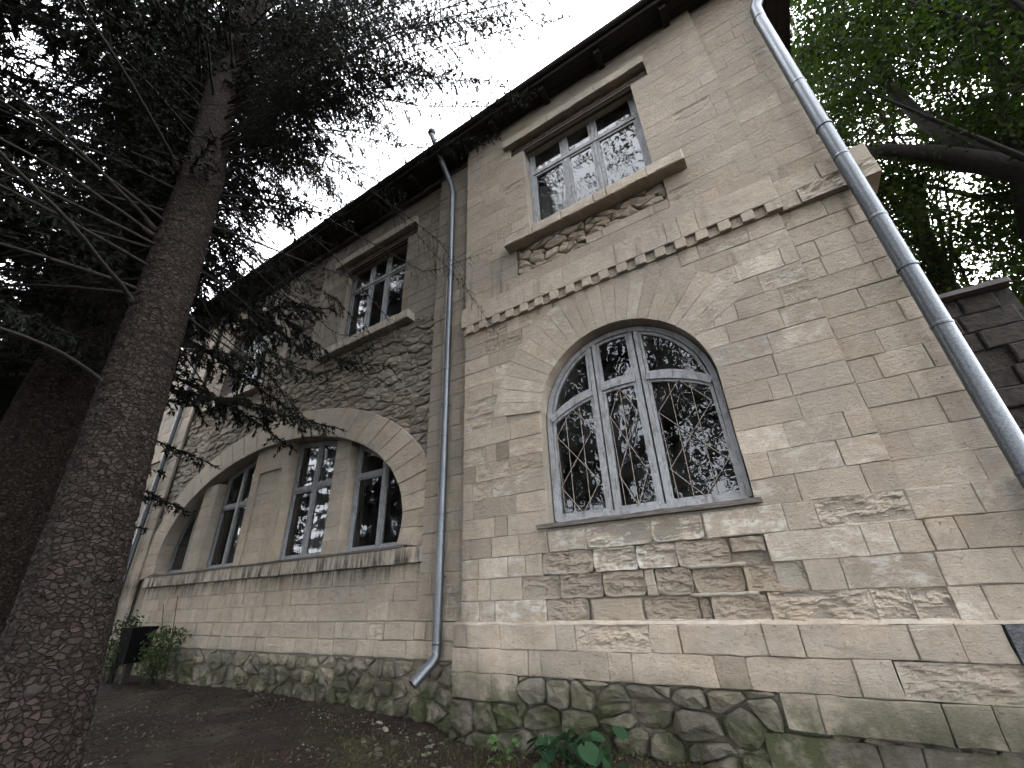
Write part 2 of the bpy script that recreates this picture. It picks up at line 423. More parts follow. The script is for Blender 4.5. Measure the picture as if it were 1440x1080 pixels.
def rock(poly, yf, bulge=.03, dep=.08, rough=.012, step=.075, seed=0):
    p = resample(poly, step); c = p.mean(0); n = len(p)
    for i, q in enumerate(p): p[i] = q + .010 * np.array([nz(q[0] * 14, seed, q[1] * 14), nz(q[0] * 14, seed + 9.1, q[1] * 14)])
    V = []; F = []
    for sc, yy in ((1.0, dep), (.97, bulge * .55), (.86, bulge * .15), (.50, 0)):
        for q in p:
            s = c + (q - c) * sc
            V.append((s[0], yf + yy + (rough * 2 * nz(s[0] * 11, seed, s[1] * 17) if yy < dep else 0), s[1]))
    V.append((c[0], yf - .15 * bulge + rough * 2 * nz(c[0] * 11, seed, c[1] * 17), c[1]))
    for k in range(3):
        for i in range(n): j = (i + 1) % n; F.append((k * n + i, k * n + j, (k + 1) * n + j, (k + 1) * n + i))
    for i in range(n): F.append((3 * n + i, 3 * n + (i + 1) % n, 4 * n))
    return V, F
def eroded(x0, x1, z0, z1, yf, amp=.03, seed=0, dep=.1, ns=(20, 12), rd=0.0):
    """block whose face has flaked away along its bedding"""
    nx, nzz = ns; V = []; F = []
    for j in range(nzz + 1):
        for i in range(nx + 1):
            u, v = i / nx, j / nzz; x = x0 + (x1 - x0) * u; z = z0 + (z1 - z0) * v
            l = noise.fractal(Vector((x * 4 + seed, seed, z * 13)), .7, 2.1, 4); l2 = noise.fractal(Vector((x * 22, seed + 4, z * 48)), .6, 2.2, 3)
            st = .5 + .5 * math.tanh(4 * l)
            e = min(1, 9 * min(u, 1 - u) + .2, 7 * min(v, 1 - v) + .25)
            jx = .004 * nz(x * 12, 5, z * 12) if 0 < i < nx else 0
            if rd:
                x = (x0 + x1) / 2 + (x - (x0 + x1) / 2) * (1 - rd * abs(2 * v - 1) ** 4 * (.6 + nz(seed, x * 3, 1))) + .012 * nz(x * 8, seed, z * 8)
                z = (z0 + z1) / 2 + (z - (z0 + z1) / 2) * (1 - 1.6 * rd * abs(2 * u - 1) ** 5 * (.6 + nz(seed, 2, z * 5))) + .010 * nz(x * 8, seed + 7, z * 8)
            V.append((x + jx, yf + amp * (st * .7 + .30 * l2 + .12) * e, z))
    W = nx + 1
    for j in range(nzz):
        for i in range(nx): F.append((j * W + i, j * W + i + 1, (j + 1) * W + i + 1, (j + 1) * W + i))
    ring = [i for i in range(W)] + [j * W + nx for j in range(1, nzz + 1)] + [nzz * W + i for i in range(nx - 1, -1, -1)] + [j * W for j in range(nzz - 1, 0, -1)]
    o = len(V); V += [(V[i][0], yf + dep, V[i][2]) for i in ring]; m = len(ring)
    for k in range(m): F.append((ring[k], o + k, o + (k + 1) % m, ring[(k + 1) % m]))
    return V, F
def tint(b=None, g=None, wsh=0.0):
    return (random.gauss(.5, .16) if b is None else b, max(0, random.gauss(.12, .16)) if g is None else g, wsh)

def rect(x0, x1, z0, z1): return [(x0, z0), (x1, z0), (x1, z1), (x0, z1)]
def widths(xa, xb, lo=.26, hi=.5):
    xs = [xa]
    while xb - xs[-1] > hi:
        wd = random.uniform(lo, hi) if random.random() > .28 else random.uniform(.13, .22)
        xs.append(xs[-1] + wd)
    if xb - xs[-1] < .1 and len(xs) > 1: xs[-1] = xb
    else: xs.append(xb)
    return xs
def intervals(xa, xb, z0, z1, holes):
    iv = [(xa, xb)]
    for (ha, hb, h0, h1) in holes:
        if min(z1, h1) - max(z0, h0) > .02:
            nv = []
            for a, b in iv:
                if hb <= a or ha >= b: nv.append((a, b)); continue
                if ha - a > .03: nv.append((a, ha))
                if b - hb > .03: nv.append((hb, b))
            iv = nv
    return iv
def courses(xa, xb, zs, y, parent, holes=(), drop=None, gap=.0025, yj=.003, tfun=None, clip=None, mat='stone', bev=.005, lo=.26, hi=.5, rough=.06):
    for z0, z1 in zip(zs[:-1], zs[1:]):
        for a, b in intervals(xa, xb, z0, z1, holes):
            xs = widths(a, b, lo, hi)
            for x0, x1 in zip(xs[:-1], xs[1:]):
                if drop and drop(x0, x1, z0, z1): continue
                poly = clip(x0, x1, z0, z1) if clip else None
                gg = [random.choice((.0005, .0005, gap, gap * 1.7)) for _ in range(4)]; poly = poly or rect(x0 + gg[0], x1 - gg[1], z0 + gg[2], z1 - gg[3])
                yf = y + random.uniform(-yj, yj)
                t = tfun(x0, z0) if tfun else tint()
                if not clip and random.random() < rough and x1 - x0 > .2:
                    V, F = eroded(x0 + gap, x1 - gap, z0 + gap, z1 - gap, yf, .014, random.random() * 50, .06, (12, 8))
                else: V, F = block(poly, yf, .05, bev * random.uniform(.6, 1.5), .002)
                ASH.add(V, F, t, parent, mat)

def voronoi(xa, xb, za, zb, cw, ch, jit=.42, keep=None):
    """irregular convex cells filling a rectangle"""
    S = []
    nx, nzz = max(1, round((xb - xa) / cw)), max(1, round((zb - za) / ch))
    for j in range(-1, nzz + 1):
        for i in range(-1, nx + 1):
            S.append((xa + (i + .5 + (.5 if j % 2 else 0) + random.uniform(-jit, jit)) * (xb - xa) / nx, za + (j + .5 + random.uniform(-jit, jit)) * (zb - za) / nzz))
    S = np.array(S); sc = np.array([ch / cw, 1.0]); Q = S * sc; cells = []
    for i, s in enumerate(S):
        if keep and not keep(*s): continue
        poly = [np.array(p) * sc for p in rect(xa, xb, za, zb)]
        d = np.linalg.norm(Q - Q[i], axis=1); idx = np.argsort(d)[1:16]
        for j in idx:
            m = (Q[i] + Q[j]) / 2; nrm = Q[j] - Q[i]; o = []
            for a, b in zip(poly, poly[1:] + poly[:1]):
                da, db = np.dot(a - m, nrm), np.dot(b - m, nrm)
                if da <= 0: o.append(a)
                if (da < 0 < db) or (db < 0 < da): o.append(a + (b - a) * da / (da - db))
            poly = o
            if len(poly) < 3: break
        if len(poly) >= 3:
            P = np.array(poly) / sc; c = P.mean(0); e = np.linalg.norm(P - c, axis=1).min()
            ar = .5 * abs(np.dot(P[:, 0], np.roll(P[:, 1], 1)) - np.dot(P[:, 1], np.roll(P[:, 0], 1)))
            if ar > .003: cells.append((P, c))
    return cells
def rubble(xa, xb, za, zb, cw, ch, y, parent, gap=.012, bulge=.03, keep=None, jit=.42, mat='rubble', tf=None, yj=.015):
    for P, c in voronoi(xa, xb, za, zb, cw, ch, jit, keep):
        d = c - P; L = np.linalg.norm(d, axis=1)[:, None] + 1e-9
        Q = P + d / L * np.minimum(gap * random.uniform(.6, 1.5), L * .3)
        # clip sharp corners by averaging in edge midpoints
        Q2 = []
        for i in range(len(Q)):
            a, b = Q[i], Q[(i + 1) % len(Q)]; Q2 += [a * .82 + b * .18, a * .18 + b * .82]
        Q2 = [q for k, q in enumerate(Q2) if np.linalg.norm(q - Q2[k - 1]) > .012]
        if len(Q2) < 3: continue
        V, F = rock(Q2, y + random.uniform(-yj, yj), bulge, .09, .018, .085, random.random() * 40)
        RUB.add(V, F, tf(c) if tf else (random.gauss(.5, .2), max(0, random.gauss(.35, .3)), 0), parent, mat)

def strip_wall(mb, x0, x1, z0, z1, y, holes, reveal=.45, t=(.5, .1, 0)):
    """front sheet of a wall with openings; each hole is (xa, xb, bottom z, top function)"""
    xs = {x0, x1}
    for xa, xb, zb, top in holes:
        for k in range(33): xs.add(xa + (xb - xa) * (0.5 - 0.5 * math.cos(math.pi * k / 32)))
    xs = sorted(xs)
    for a, b in zip(xs[:-1], xs[1:]):
        m = (a + b) / 2; act = sorted([h for h in holes if h[0] < m < h[1]], key=lambda h: h[2]); lo = (z0, z0)
        for h in act:
            mb.add([(a, y, lo[0]), (b, y, lo[1]), (b, y, h[2]), (a, y, h[2])], [(0, 1, 2, 3)], t)
            ta, tb = h[3](a), h[3](b)
            mb.add([(a, y, ta), (a, y + reveal, ta), (b, y + reveal, tb), (b, y, tb)], [(0, 1, 2, 3)], t)
            mb.add([(a, y, h[2]), (b, y, h[2]), (b, y + reveal, h[2]), (a, y + reveal, h[2])], [(0, 1, 2, 3)], t)
            lo = (ta, tb)
        mb.add([(a, y, lo[0]), (b, y, lo[1]), (b, y, z1), (a, y, z1)], [(0, 1, 2, 3)], t)
    for xa, xb, zb, top in holes:
        for x, s in ((xa, 1), (xb, -1)):
            zt = top(x)
            if zt > zb + .01: mb.add([(x, y, zb), (x, y + reveal, zb), (x, y + reveal, zt), (x, y, zt)], [(0, 1, 2, 3)], t)

# ================================================================== ground
def ground_z(x, y):
    t = min(1, max(0, (y + 1.0) / 5.0)); s = t * t * (3 - 2 * t)
    wallz = -1.10 - .13 * math.exp(-((x + 2.9) / 1.3) ** 2) - .04 * math.exp(-((x + .5) / 1.5) ** 2)
    if x > 0: wallz -= .1 * min(1, x / 3)
    z = -1.5 * (1 - s) + wallz * s
    return z + .035 * nz(x * .9, y * .9, 0) + .018 * nz(x * 3.1, y * 3.1, 4) + .008 * nz(x * 9, y * 9, 8)
def axis_coords(c0, c1, fine, far):
    a = list(np.arange(c0, c1 + 1e-6, fine)); st = fine
    lo, hi = [], []
    x = c0
    while x > -far: st *= 1.28; x -= st; lo.append(x)
    x = c1; st = fine
    while x < far: st *= 1.28; x += st; hi.append(x)
    return np.array(lo[::-1] + a + hi)
gx = axis_coords(-13, 2.5, .07, 700); gy = axis_coords(.2, 4.4, .07, 700)
gV = np.array([(x, y, ground_z(x, y)) for y in gy for x in gx]); nx_, ny_ = len(gx), len(gy)
ii, jj = np.meshgrid(np.arange(nx_ - 1), np.arange(ny_ - 1)); b0 = (jj * nx_ + ii).ravel()
struct(fastmesh('ground', gV, np.stack([b0, b0 + 1, b0 + nx_ + 1, b0 + nx_], 1), 'soil', smooth=True))

# ================================================================== the house
HOUSE = empty('stone_house', (-6, 5, -1.2), 'old two storey limestone house with arched ground floor windows and zinc downpipes', 'house')
YB, YS, YW, YL = 4.0, 4.06, 4.2, 4.17
XC, ZC, RO, RR = -1.10, 1.75, .95, 1.60           # arched window: centre, opening and ring radius
EX, EZ, EA, EB, OA, OB = -7.9, .97, 3.585, 1.76, 4.2, 2.27   # wide arch: ellipse
def arch_r(x, r=RO): return ZC + math.sqrt(max(0, r * r - (x - XC) ** 2))
def arch_l(x, a=EA, b=EB): return EZ + b * math.sqrt(max(0, 1 - ((x - EX) / a) ** 2))
WINS = [(-1.10, YB, 4.44, 6.73), (-5.66, YW, 4.20, 6.55), (-10.05, YW, 4.20, 6.55)]   # centre, wall plane, sill bottom, hood bottom
E_ = .004
# ---- wall cores (mortar sheets with the openings)
mb = MB(); cx = WINS[0][0]
strip_wall(mb, -3.15, .78, -1.6, 7.42, YB + .016, [(XC - RO - E_, XC + RO + E_, .60 - E_, lambda x: arch_r(x, RO + E_)),
    (cx - .9 - E_, cx + .9 + E_, 4.60, lambda x: 6.50), (cx - 1.15, cx + 1.15, 6.5001, lambda x: 6.73),
    (-2.24, -.14, 3.976, lambda x: 4.438), (-2.14, -.15, -.268, lambda x: .347)], .5)
mb.box((-2.3, YB + .10, 3.9), (-.1, YB + .2, 4.5), (.4, .5, 0))
mb.add([(-3.15, YB + .016, -1.6), (-3.15, YB + .4, -1.6), (-3.15, YB + .4, 7.42), (-3.15, YB + .016, 7.42)], [(3, 2, 1, 0)], (.5, .1, 0))
BAY = mb.build('bay_wall', 'mortarl', HOUSE)
mb = MB(); strip_wall(mb, .775, 1.465, -1.6, 7.42, YS + .014, [])
mb.box((1.40, YS + .014, -1.6), (1.462, 12.0, 7.42))
STRIP = mb.build('corner_strip', 'mortarl', HOUSE)
mb = MB(); holes = [(EX - EA - E_, EX + EA + E_, .60, lambda x: arch_l(x, EA + E_, EB + E_))]
for cx, yw, zs, zh in WINS[1:]:
    holes += [(cx - .9 - E_, cx + .9 + E_, zs + .16, lambda x: 6.32), (cx - 1.15, cx + 1.15, 6.3201, lambda x: 6.55)]
strip_wall(mb, -14.2, -3.0, -1.6, 7.42, YW + .03, holes, .55)
WING = mb.build('wing_wall', 'mortar', HOUSE)

# ---- bay: ring of voussoirs round the arched window
NV = 21; a0, a1 = R_(29), R_(173)
for k in range(NV):
    t0, t1 = a0 + (a1 - a0) * k / NV, a0 + (a1 - a0) * (k + 1) / NV
    t0 += .0009; t1 -= .0009
    ro = RR
    arc = lambda r, q: (XC + r * math.cos(q), ZC + r * math.sin(q))
    poly = [arc(RO, t0 + (t1 - t0) * j / 3) for j in range(3, -1, -1)] + [arc(ro, t0 + (t1 - t0) * j / 3) for j in range(4)]
    poly = poly[::-1]
    V, F = block(poly, YB - .003 + random.uniform(-.0015, .0015), .22, .004, .0015, .2)
    MB().add(V, F, tint(random.gauss(.58, .09), abs(random.gauss(.03, .05)), random.choice((0, 0, .3)))).build('voussoir', 'stone', BAY)
def ring_drop(x0, x1, z0, z1):
    for x in (x0, x1):
        for z in (z0, z1):
            if math.hypot(x - XC, z - ZC) > RR + .005 or math.degrees(math.atan2(z - ZC, x - XC)) < 28.5: return False
    return True
def ring_clip(x0, x1, z0, z1):
    """keep blocks beside the arch out of the opening"""
    if z1 < ZC - .02 or z0 > ZC + .6: return None
    if x0 > XC + .4 and min(math.hypot(x0 - XC, z - ZC) for z in (z0, z1)) < RO + .02:
        L = [(XC + math.sqrt(max(0, RO ** 2 - max(0, z - ZC) ** 2)), z) for z in np.linspace(z1, z0, 4)]
        return [(x1 - .003, z0 + .003), (x1 - .003, z1 - .003)] + [(max(x0, a) + .003, z) for a, z in L]
    if x1 < XC - .4 and min(math.hypot(x1 - XC, z - ZC) for z in (z0, z1)) < RO + .02:
        L = [(XC - math.sqrt(max(0, RO ** 2 - max(0, z - ZC) ** 2)), z) for z in np.linspace(z0, z1, 4)]
        return [(min(x1, a) - .003, z) for a, z in L] + [(x0 + .003, z1 - .003), (x0 + .003, z0 + .003)]
    return None
# ---- bay: plain ashlar between the damaged courses and the string course
zA = list(np.linspace(.55, 3.30, 14))
hole_arch = [(XC - RO, XC + RO, .60, ZC)]
def t_low(x, z):
    warm = max(0, random.gauss(.16, .14)) + (.12 if x < -2.2 else 0)
    return (random.gauss(.54, .17), warm * 1.3, random.choice((0, 0, 0, .35)))
for z0, z1 in zip(zA[:-1], zA[1:]):
    hw_ = math.sqrt(max(0, RO ** 2 - (z1 - ZC) ** 2)); hz = hole_arch if z0 < ZC - .03 else ([(XC - hw_, XC + hw_, z0, z1)] if z1 < ZC + RO - .1 else [])
    for a, b in intervals(-3.15, .78, z0, z1, hz):
        xs = widths(a, b, .28, .52)
        for x0, x1 in zip(xs[:-1], xs[1:]):
            if ring_drop(x0, x1, z0, z1): continue
            if False and math.hypot(max(x0, min(XC, x1)) - XC, max(0, z0 - ZC)) < RO - .25 and x0 < XC + RO and x1 > XC - RO and ring_clip(x0, x1, z0, z1) is None: continue
            gg = [random.choice((.0005, .0005, .002, .004)) for _ in range(4)]; plain = ring_clip(x0, x1, z0, z1) is None
            poly = ring_clip(x0, x1, z0, z1) or rect(x0 + gg[0], x1 - gg[1], z0 + gg[2], z1 - gg[3])
            t = t_low(x0, z0); yf = YB + random.uniform(-.002, .003)
            if x0 < -2.2 and random.random() < .45 and x1 - x0 > .2 and plain:
                V, F = eroded(x0 + .002, x1 - .002, z0 + .002, z1 - .002, yf, .016, random.random() * 60, .06, (14, 8))
            elif plain and .2 < x0 and 2.1 < z0 < 2.5 and x1 - x0 > .2 and random.random() < .5:
                V, F = eroded(x0 + .002, x1 - .002, z0 + .002, z1 - .002, yf, .014, random.random() * 60, .06, (14, 8))
            else: V, F = block(poly, yf, .05, random.uniform(.0015, .005), .003, .1)
            ASH.add(V, F, t, BAY, 'stone')
courses(.785, 1.47, zA, YS, STRIP, tfun=lambda x, z: (random.gauss(.52, .11), max(0, random.gauss(.12, .12)), 0), gap=.002, rough=.03)

# ---- bay: the damaged courses under the window, laid out from the photograph
rows = [
 (.345, .55, [-3.15, -2.75, -2.4, -2.07, -1.65, -1.02, -.58, .02, .23, .77, 1.12, 1.47], 'nnnwWWvneNn'),
 (.14, .345, [-3.15, -2.92, -2.55, -2.33, -2.14, -1.6, -1.19, -.85, -.43, -.16, .45, .62, .8, .96, 1.47], 'nnnnbWWbhnnnnn'),
 (-.065, .14, [-3.15, -2.94, -2.77, -2.39, -1.97, -1.54, -1.15, -1.06, -.76, -.37, .04, .26, .78, 1.15, 1.47], 'nnnbbbsbDbnnNn'),
 (-.27, -.065, [-3.15, -2.92, -2.72, -2.13, -1.7, -1.2, -.75, -.66, -.25, .37, .57, .77, .93, 1.47], 'nnvbpDDbeeenn'),
]
for z0, z1, xs, ty in rows:
    for x0, x1, c in zip(xs[:-1], xs[1:], ty):
        g = random.choice((.0008, .002, .003)); sd_ = random.random() * 70; r = rect(x0 + g, x1 - g, z0 + g, z1 - g)
        if c == 'n': V, F = block(r, YB - .006 + random.uniform(-.004, .004), .06, random.uniform(.002, .006), .004, .1, .003); t = (random.gauss(.54, .15), abs(random.gauss(.15, .14)), random.choice((0, 0, .4)))
        elif c == 'N': V, F = block(r, YB - .012, .06, .008, .004, .1, .003); t = (.55, .05, 0)
        elif c == 'v': V, F = block(r, YB - .008, .06, .009, .004, .1, .003); t = (.6, .1, .7)
        elif c == 'w': V, F = block(r, YB - .002, .06, .012, .006, .08, .006); t = (.6, .1, .7)
        elif c == 'e': V, F = eroded(x0 + g, x1 - g, z0 + g, z1 - g, YB - .01, .045, sd_, .1, (40, 20)); t = (.62, .04, .1)
        elif c == 'W':
            V, F = eroded(x0 + .004, x1 - .004, z0 + .005, z1 - .003, YB - .004, .035, sd_, .09, (24, 14), .10); t = (.64, .12, .75)
        elif c == 'b':
            V, F = eroded(x0 + .005, x1 - .004, z0 + .005, z1 - .003, YB + .004, .03, sd_, .08, (26, 16), .10); t = (random.gauss(.47, .09), random.uniform(.45, .8), 0)
        elif c == 'p': V, F = block(rect(x0 + .014, x1 - .014, z0 + .006, z1 - .014), YB + .016, .06, .012, .007, .08, .004); t = (.5, .5, 0)
        elif c == 's': V, F = block(r, YB + .004, .06, .01, .008, .06, .006); t = (.45, .5, .2)
        elif c == 'h': V, F = rock(rect(x0 + .01, x1 - .01, z0 + .085, z1 - .01), YB + .002, .02, .1, .016, .05, sd_); t = (.48, .6, 0)
        elif c == 'D':
            V, F = eroded(x0 + .008, x1 - .008, z0 + .006, z1 - .010, YB + .026, .03, sd_, .09, (26, 16), .14); t = (.42, .8, 0)
        ASH.add(V, F, t, BAY, 'stone')
# mortar squeezed out round the sunken stones (stands proud of the missing faces)
mb = MB()
for (x0, x1, z0, z1) in ((-1.23, -.62, -.262, -.245), (-.79, -.34, .125, .15), (-.80, -.30, -.085, -.055)):
    pts = [(x0 + (x1 - x0) * i / 8, YB + .012, (z0 + z1) / 2 + .01 * nz(i * 1.3, x0, 2)) for i in range(9)]
    V, F = tube(pts, [.016 + .006 * nz(i * 2.1, z0, 0) for i in range(9)], 6); mb.add(V, F, (.55, .15, .2))
mb.build('mortar_bead', 'mortarl', BAY, smooth=True)
# back of the sunken zone and the low part of the strip
mb = MB(); mb.box((-2.2, YB + .066, -.30), (-.38, YB + .2, .40), (.5, .3, 0)); mb.box((-.38, YB + .07, -.30), (-.05, YB + .2, .40), (.5, .3, 0)); mb.box((.76, YB + .03, -1.6), (1.462, YB + .3, .548), (.5, .2, 0))
mb.build('wall_backing', 'mortarl', BAY)

# ---- bay plinth
YP = 3.95
mb = MB(); mb.box((-3.2, YP + .062, -1.7), (1.46, YB + .3, -.272), (.45, .2, 0)); PL = mb.build('plinth', 'mortar', HOUSE)
for z0, z1, xs, ty in ((-.475, -.27, [-3.22, -3.04, -2.64, -2.03, -1.83, -1.17, -.94, -.34, -.11, .49, .71, .93], 'nnnneNnnnnn'),
                       (-.68, -.475, [-3.22, -2.9, -2.33, -2.2, -1.56, -1.35, -.72, -.5, .13, .35, .98], 'nnnnnnnnbe'),
                       (-.89, -.68, [-3.22, -2.75, -2.45], 'nn'), (-.89, -.68, [-.34, -.13, .5, .72, 1.2, 1.47], 'nnnnn'),
                       (-1.12, -.91, [-.5, .12, .33, 1.0, 1.47], 'mmmm')):
    for x0, x1, c in zip(xs[:-1], xs[1:], ty):
        r = rect(x0 + .002, x1 - random.choice((.001, .004)), z0 + .002, z1 - random.choice((.001, .003))); yy = YP + random.uniform(-.005, .005)
        if c == 'e': V, F = eroded(x0 + .004, x1 - .004, z0 + .004, z1 - .004, yy, .028, random.random() * 80, .09, (40, 20)); t = (.6, .1, .1)
        else: V, F = block(r, yy + (.02 if c == 'm' else 0),   .09, random.uniform(.003, .008), .006, .09, .004); t = (random.gauss(.54, .14) if c != 'm' else -.1, abs(random.gauss(.15, .14)), 0)
        ASH.add(V, F, t, PL, 'stone')
# sloped lip along the top of the plinth
mb = MB(); xs = np.linspace(-3.22, 1.47, 60)
for a, b in zip(xs[:-1], xs[1:]):
    ja, jb = .006 * nz(a * 5, 0, 0), .006 * nz(b * 5, 0, 0)
    mb.add([(a, YP + .006, -.272 + ja), (b, YP + .006, -.272 + jb), (b, YB + .01, -.245 + jb), (a, YB + .01, -.245 + ja)], [(0, 1, 2, 3)], (.7, 0, .3))
mb.build('plinth_lip', 'stone', PL)
DK = lambda c: (random.gauss(.12, .15), abs(random.gauss(.3, .2)), 0)
rubble(-2.46, -.36, -1.55, -.685, .27, .19, YP + .0, PL, .007, .05, keep=lambda x, z: not (x > -.47 and z < -.92), yj=.025, jit=.5, tf=DK)
rubble(-3.25, -2.40, -1.55, -.895, .28, .2, YP + .0, PL, .007, .05, jit=.5, tf=DK)
rubble(-.5, 1.47, -1.6, -1.125, .3, .2, YP + .02, PL, .014, .05)
rubble(-.13, 1.47, -.93, -.875, .16, .06, YP + .03, PL, .006, .02)
MB().box((.94, YP - .012, -.80), (1.475, YP + .1, -.276)).build('render_patch', 'plaster', HOUSE)['label'] = 'dark grey rough cement render patch at the corner'

# ---- string course with its row of square notches
SC = MB().box((-3.15, YB - .022, 3.299), (.80, YB + .1, 3.72), (.5, .1, 0)).build('string_course', 'stone', HOUSE)
def sblock(x0, x1, z0, z1, y, dep=.08, mat='stone', par=None, t=None, name='string_stone', bev=.006):
    V, F = block(rect(x0, x1, z0, z1), y, dep, bev, .003, .1, .003)
    return MB().add(V, F, t or tint(random.gauss(.56, .08), abs(random.gauss(.05, .06)))).build(name, mat, par or SC)
xs = widths(-3.18, .82, .4, .7)
for a, b in zip(xs[:-1], xs[1:]): sblock(a + .001, b - .001, 3.418, 3.735, YB - .06 + random.uniform(-.002, .002))
x = -3.16; k = 0
step_ = .222
cnt = int((.80 + 3.16) / step_)
for k in range(cnt + 1):
    x0 = .80 - .075 - k * step_ - .055; 
    xr = .82 if k == 0 else .82 - k * step_ - .02
    sblock(max(-3.18, .82 - (k + 1) * step_ + .085), xr, 3.296, 3.4165, YB - .06 + random.uniform(-.002, .002), .1, name='dentil', bev=.004)
SC2 = MB().box((.80, YS - .02, 3.31), (1.55, YS + .3, 3.66), (.5, .1, 0)).build('string_return', 'stone', HOUSE)
sblock(.825, .98, 3.30, 3.49, YS - .05, par=SC2); sblock(.825, 1.20, 3.49, 3.70, YS - .045, par=SC2)
V, F = eroded(.985, 1.60, 3.30, 3.49, YS - .07, .035, 3.3, .3, (22, 10)); MB().add(V, F, (.48, 0, .2)).build('string_stone', 'stone', SC2)
sblock(1.205, 1.60, 3.495, 3.70, YS - .065, .3, par=SC2)
# ---- bay: upper storey
cx = WINS[0][0]
zU = list(np.linspace(3.74, 4.44, 4)) + [4.60] + list(np.linspace(4.60, 6.50, 10))[1:] + [6.73, 6.91, 7.12, 7.36]
hl = [(cx - .9, cx + .9, 4.6, 6.5), (cx - 1.15, cx + 1.15, 6.5, 6.73), (cx - 1.24, cx + 1.24, 4.44, 4.6), (cx - 1.24, cx + 1.14, 6.73, 6.91), (-2.24, -.14, 3.98, 4.44)]
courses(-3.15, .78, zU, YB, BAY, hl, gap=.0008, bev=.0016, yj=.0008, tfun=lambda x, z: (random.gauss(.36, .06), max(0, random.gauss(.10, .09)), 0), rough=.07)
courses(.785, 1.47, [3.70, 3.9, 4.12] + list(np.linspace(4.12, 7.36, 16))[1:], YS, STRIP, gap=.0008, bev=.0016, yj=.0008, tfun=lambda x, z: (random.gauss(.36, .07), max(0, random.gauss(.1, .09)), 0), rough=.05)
# broken-out band of rubble under the upper sill
for a, b, c_, d_ in ((-2.24, -1.2, 3.74 + .235, 4.436), (-1.2, -.14, 4.12, 4.436)):
    rubble(a, b, c_, d_, .26, .125, YB + .02, BAY, .008, .045, yj=.02, jit=.45, mat='stone', tf=lambda c: (random.gauss(.5, .12), abs(random.gauss(.3, .15)), 0))
courses(-1.2, -.14, [3.975, 4.12], YB, BAY, gap=.003)

def upper_window(cx, yw, zs, zh, zf0, zf1, seed):
    """stone sill and hood, carved wooden head board, six-light painted window"""
    random.seed(seed)
    sl = MB().box((cx - 1.22, yw - .11, zs + .03), (cx + 1.22, yw + .3, zs + .15)).build('window_sill', 'stone', HOUSE)
    xs = widths(cx - 1.25, cx + 1.25, .35, .55)
    for a, b in zip(xs[:-1], xs[1:]):
        V, F = block(rect(a + .002, b - .002, zs, zs + .165), yw - .16 + random.uniform(-.004, .004), .2, .012, .005, .09, .004)
        MB().add(V, F, tint(random.gauss(.6, .09), abs(random.gauss(.05, .05)), .2)).build('sill_stone', 'stone', sl)
    hd = MB().box((cx - 1.22, yw - .05, zh + .02), (cx + 1.12, yw + .05, zh + .16)).build('window_hood', 'stone', HOUSE)
    xs = widths(cx - 1.25, cx + 1.15, .6, .9)
    for a, b in zip(xs[:-1], xs[1:]):
        V, F = block(rect(a + .002, b - .002, zh, zh + .17), yw - .075, .13, .008, .004, .1, .003)
        MB().add(V, F, tint(random.gauss(.58, .06), .04, .1)).build('hood_stone', 'stone', hd)
    zb = zh - .23
    bd = MB().box((cx - 1.14, yw + .06, zb - .01), (cx + 1.14, yw + .10, zh - .002)).build('head_board', 'darkwood', HOUSE)
    mb = MB(); n = 19
    zz = [(cx - 1.12 + 2.24 * i / n, zh - (.045 if i % 2 else .105)) for i in range(n + 1)]
    V, F = ribbon(zz, .034, yw + .035, yw + .06); mb.add(V, F)
    mb.build('zigzag_trim', 'darkwood', bd)
    mb = MB()
    for q, pz, hh in ((.015, zb + .085, .02), (.03, zb + .05, .028), (.005, zb + .01, .034)): mb.box((cx - 1.13, yw + q, pz), (cx + 1.13, yw + .058, pz + hh))
    mb.build('moulding', 'darkwood', bd)
    yf = yw + .17; x0, x1 = cx - .90, cx + .90; m1, m2 = cx - .27, cx + .21; zt = zf0 + (zf1 - zf0) * .70
    mb = MB()
    for V, F in (ribbon(rect(x0 + .03, x1 - .03, zf0 + .03, zf1 - .03), .06, yf, yf + .09, True),
                 ribbon([(m1, zf0 + .062), (m1, zf1 - .062)], .05, yf + .004, yf + .08), ribbon([(m2, zf0 + .062), (m2, zf1 - .062)], .05, yf + .004, yf + .08),
                 ribbon([(x0 + .062, zt), (x1 - .062, zt)], .045, yf - .006, yf + .078)): mb.add(V, F)
    fr = mb.build('window', 'paint', HOUSE)
    for (a, b) in ((x0 + .06, m1 - .027), (m1 + .027, m2 - .027), (m2 + .027, x1 - .06)):
        for (c, d) in ((zf0 + .06, zt - .024), (zt + .024, zf1 - .06)):
            V, F = ribbon(rect(a + .022, b - .022, c + .022, d - .022), .04, yf + .012, yf + .05, True)
            MB().add(V, F).build('sash', 'paint', fr)
            tx, tz = random.uniform(-.004, .004), random.uniform(-.004, .004)
            MB().add([(a + .03, yf + .03 + tx, c + .03), (b - .03, yf + .03 - tx, c + .03), (b - .03, yf + .03 - tx + tz, d - .03), (a + .03, yf + .03 + tx + tz, d - .03)], [(0, 1, 2, 3)]).build('pane', 'glass', fr)
upper_window(*WINS[0], 4.66, 6.64, 11)
upper_window(*WINS[1], 4.42, 6.46, 12)
upper_window(*WINS[2], 4.42, 6.46, 13)

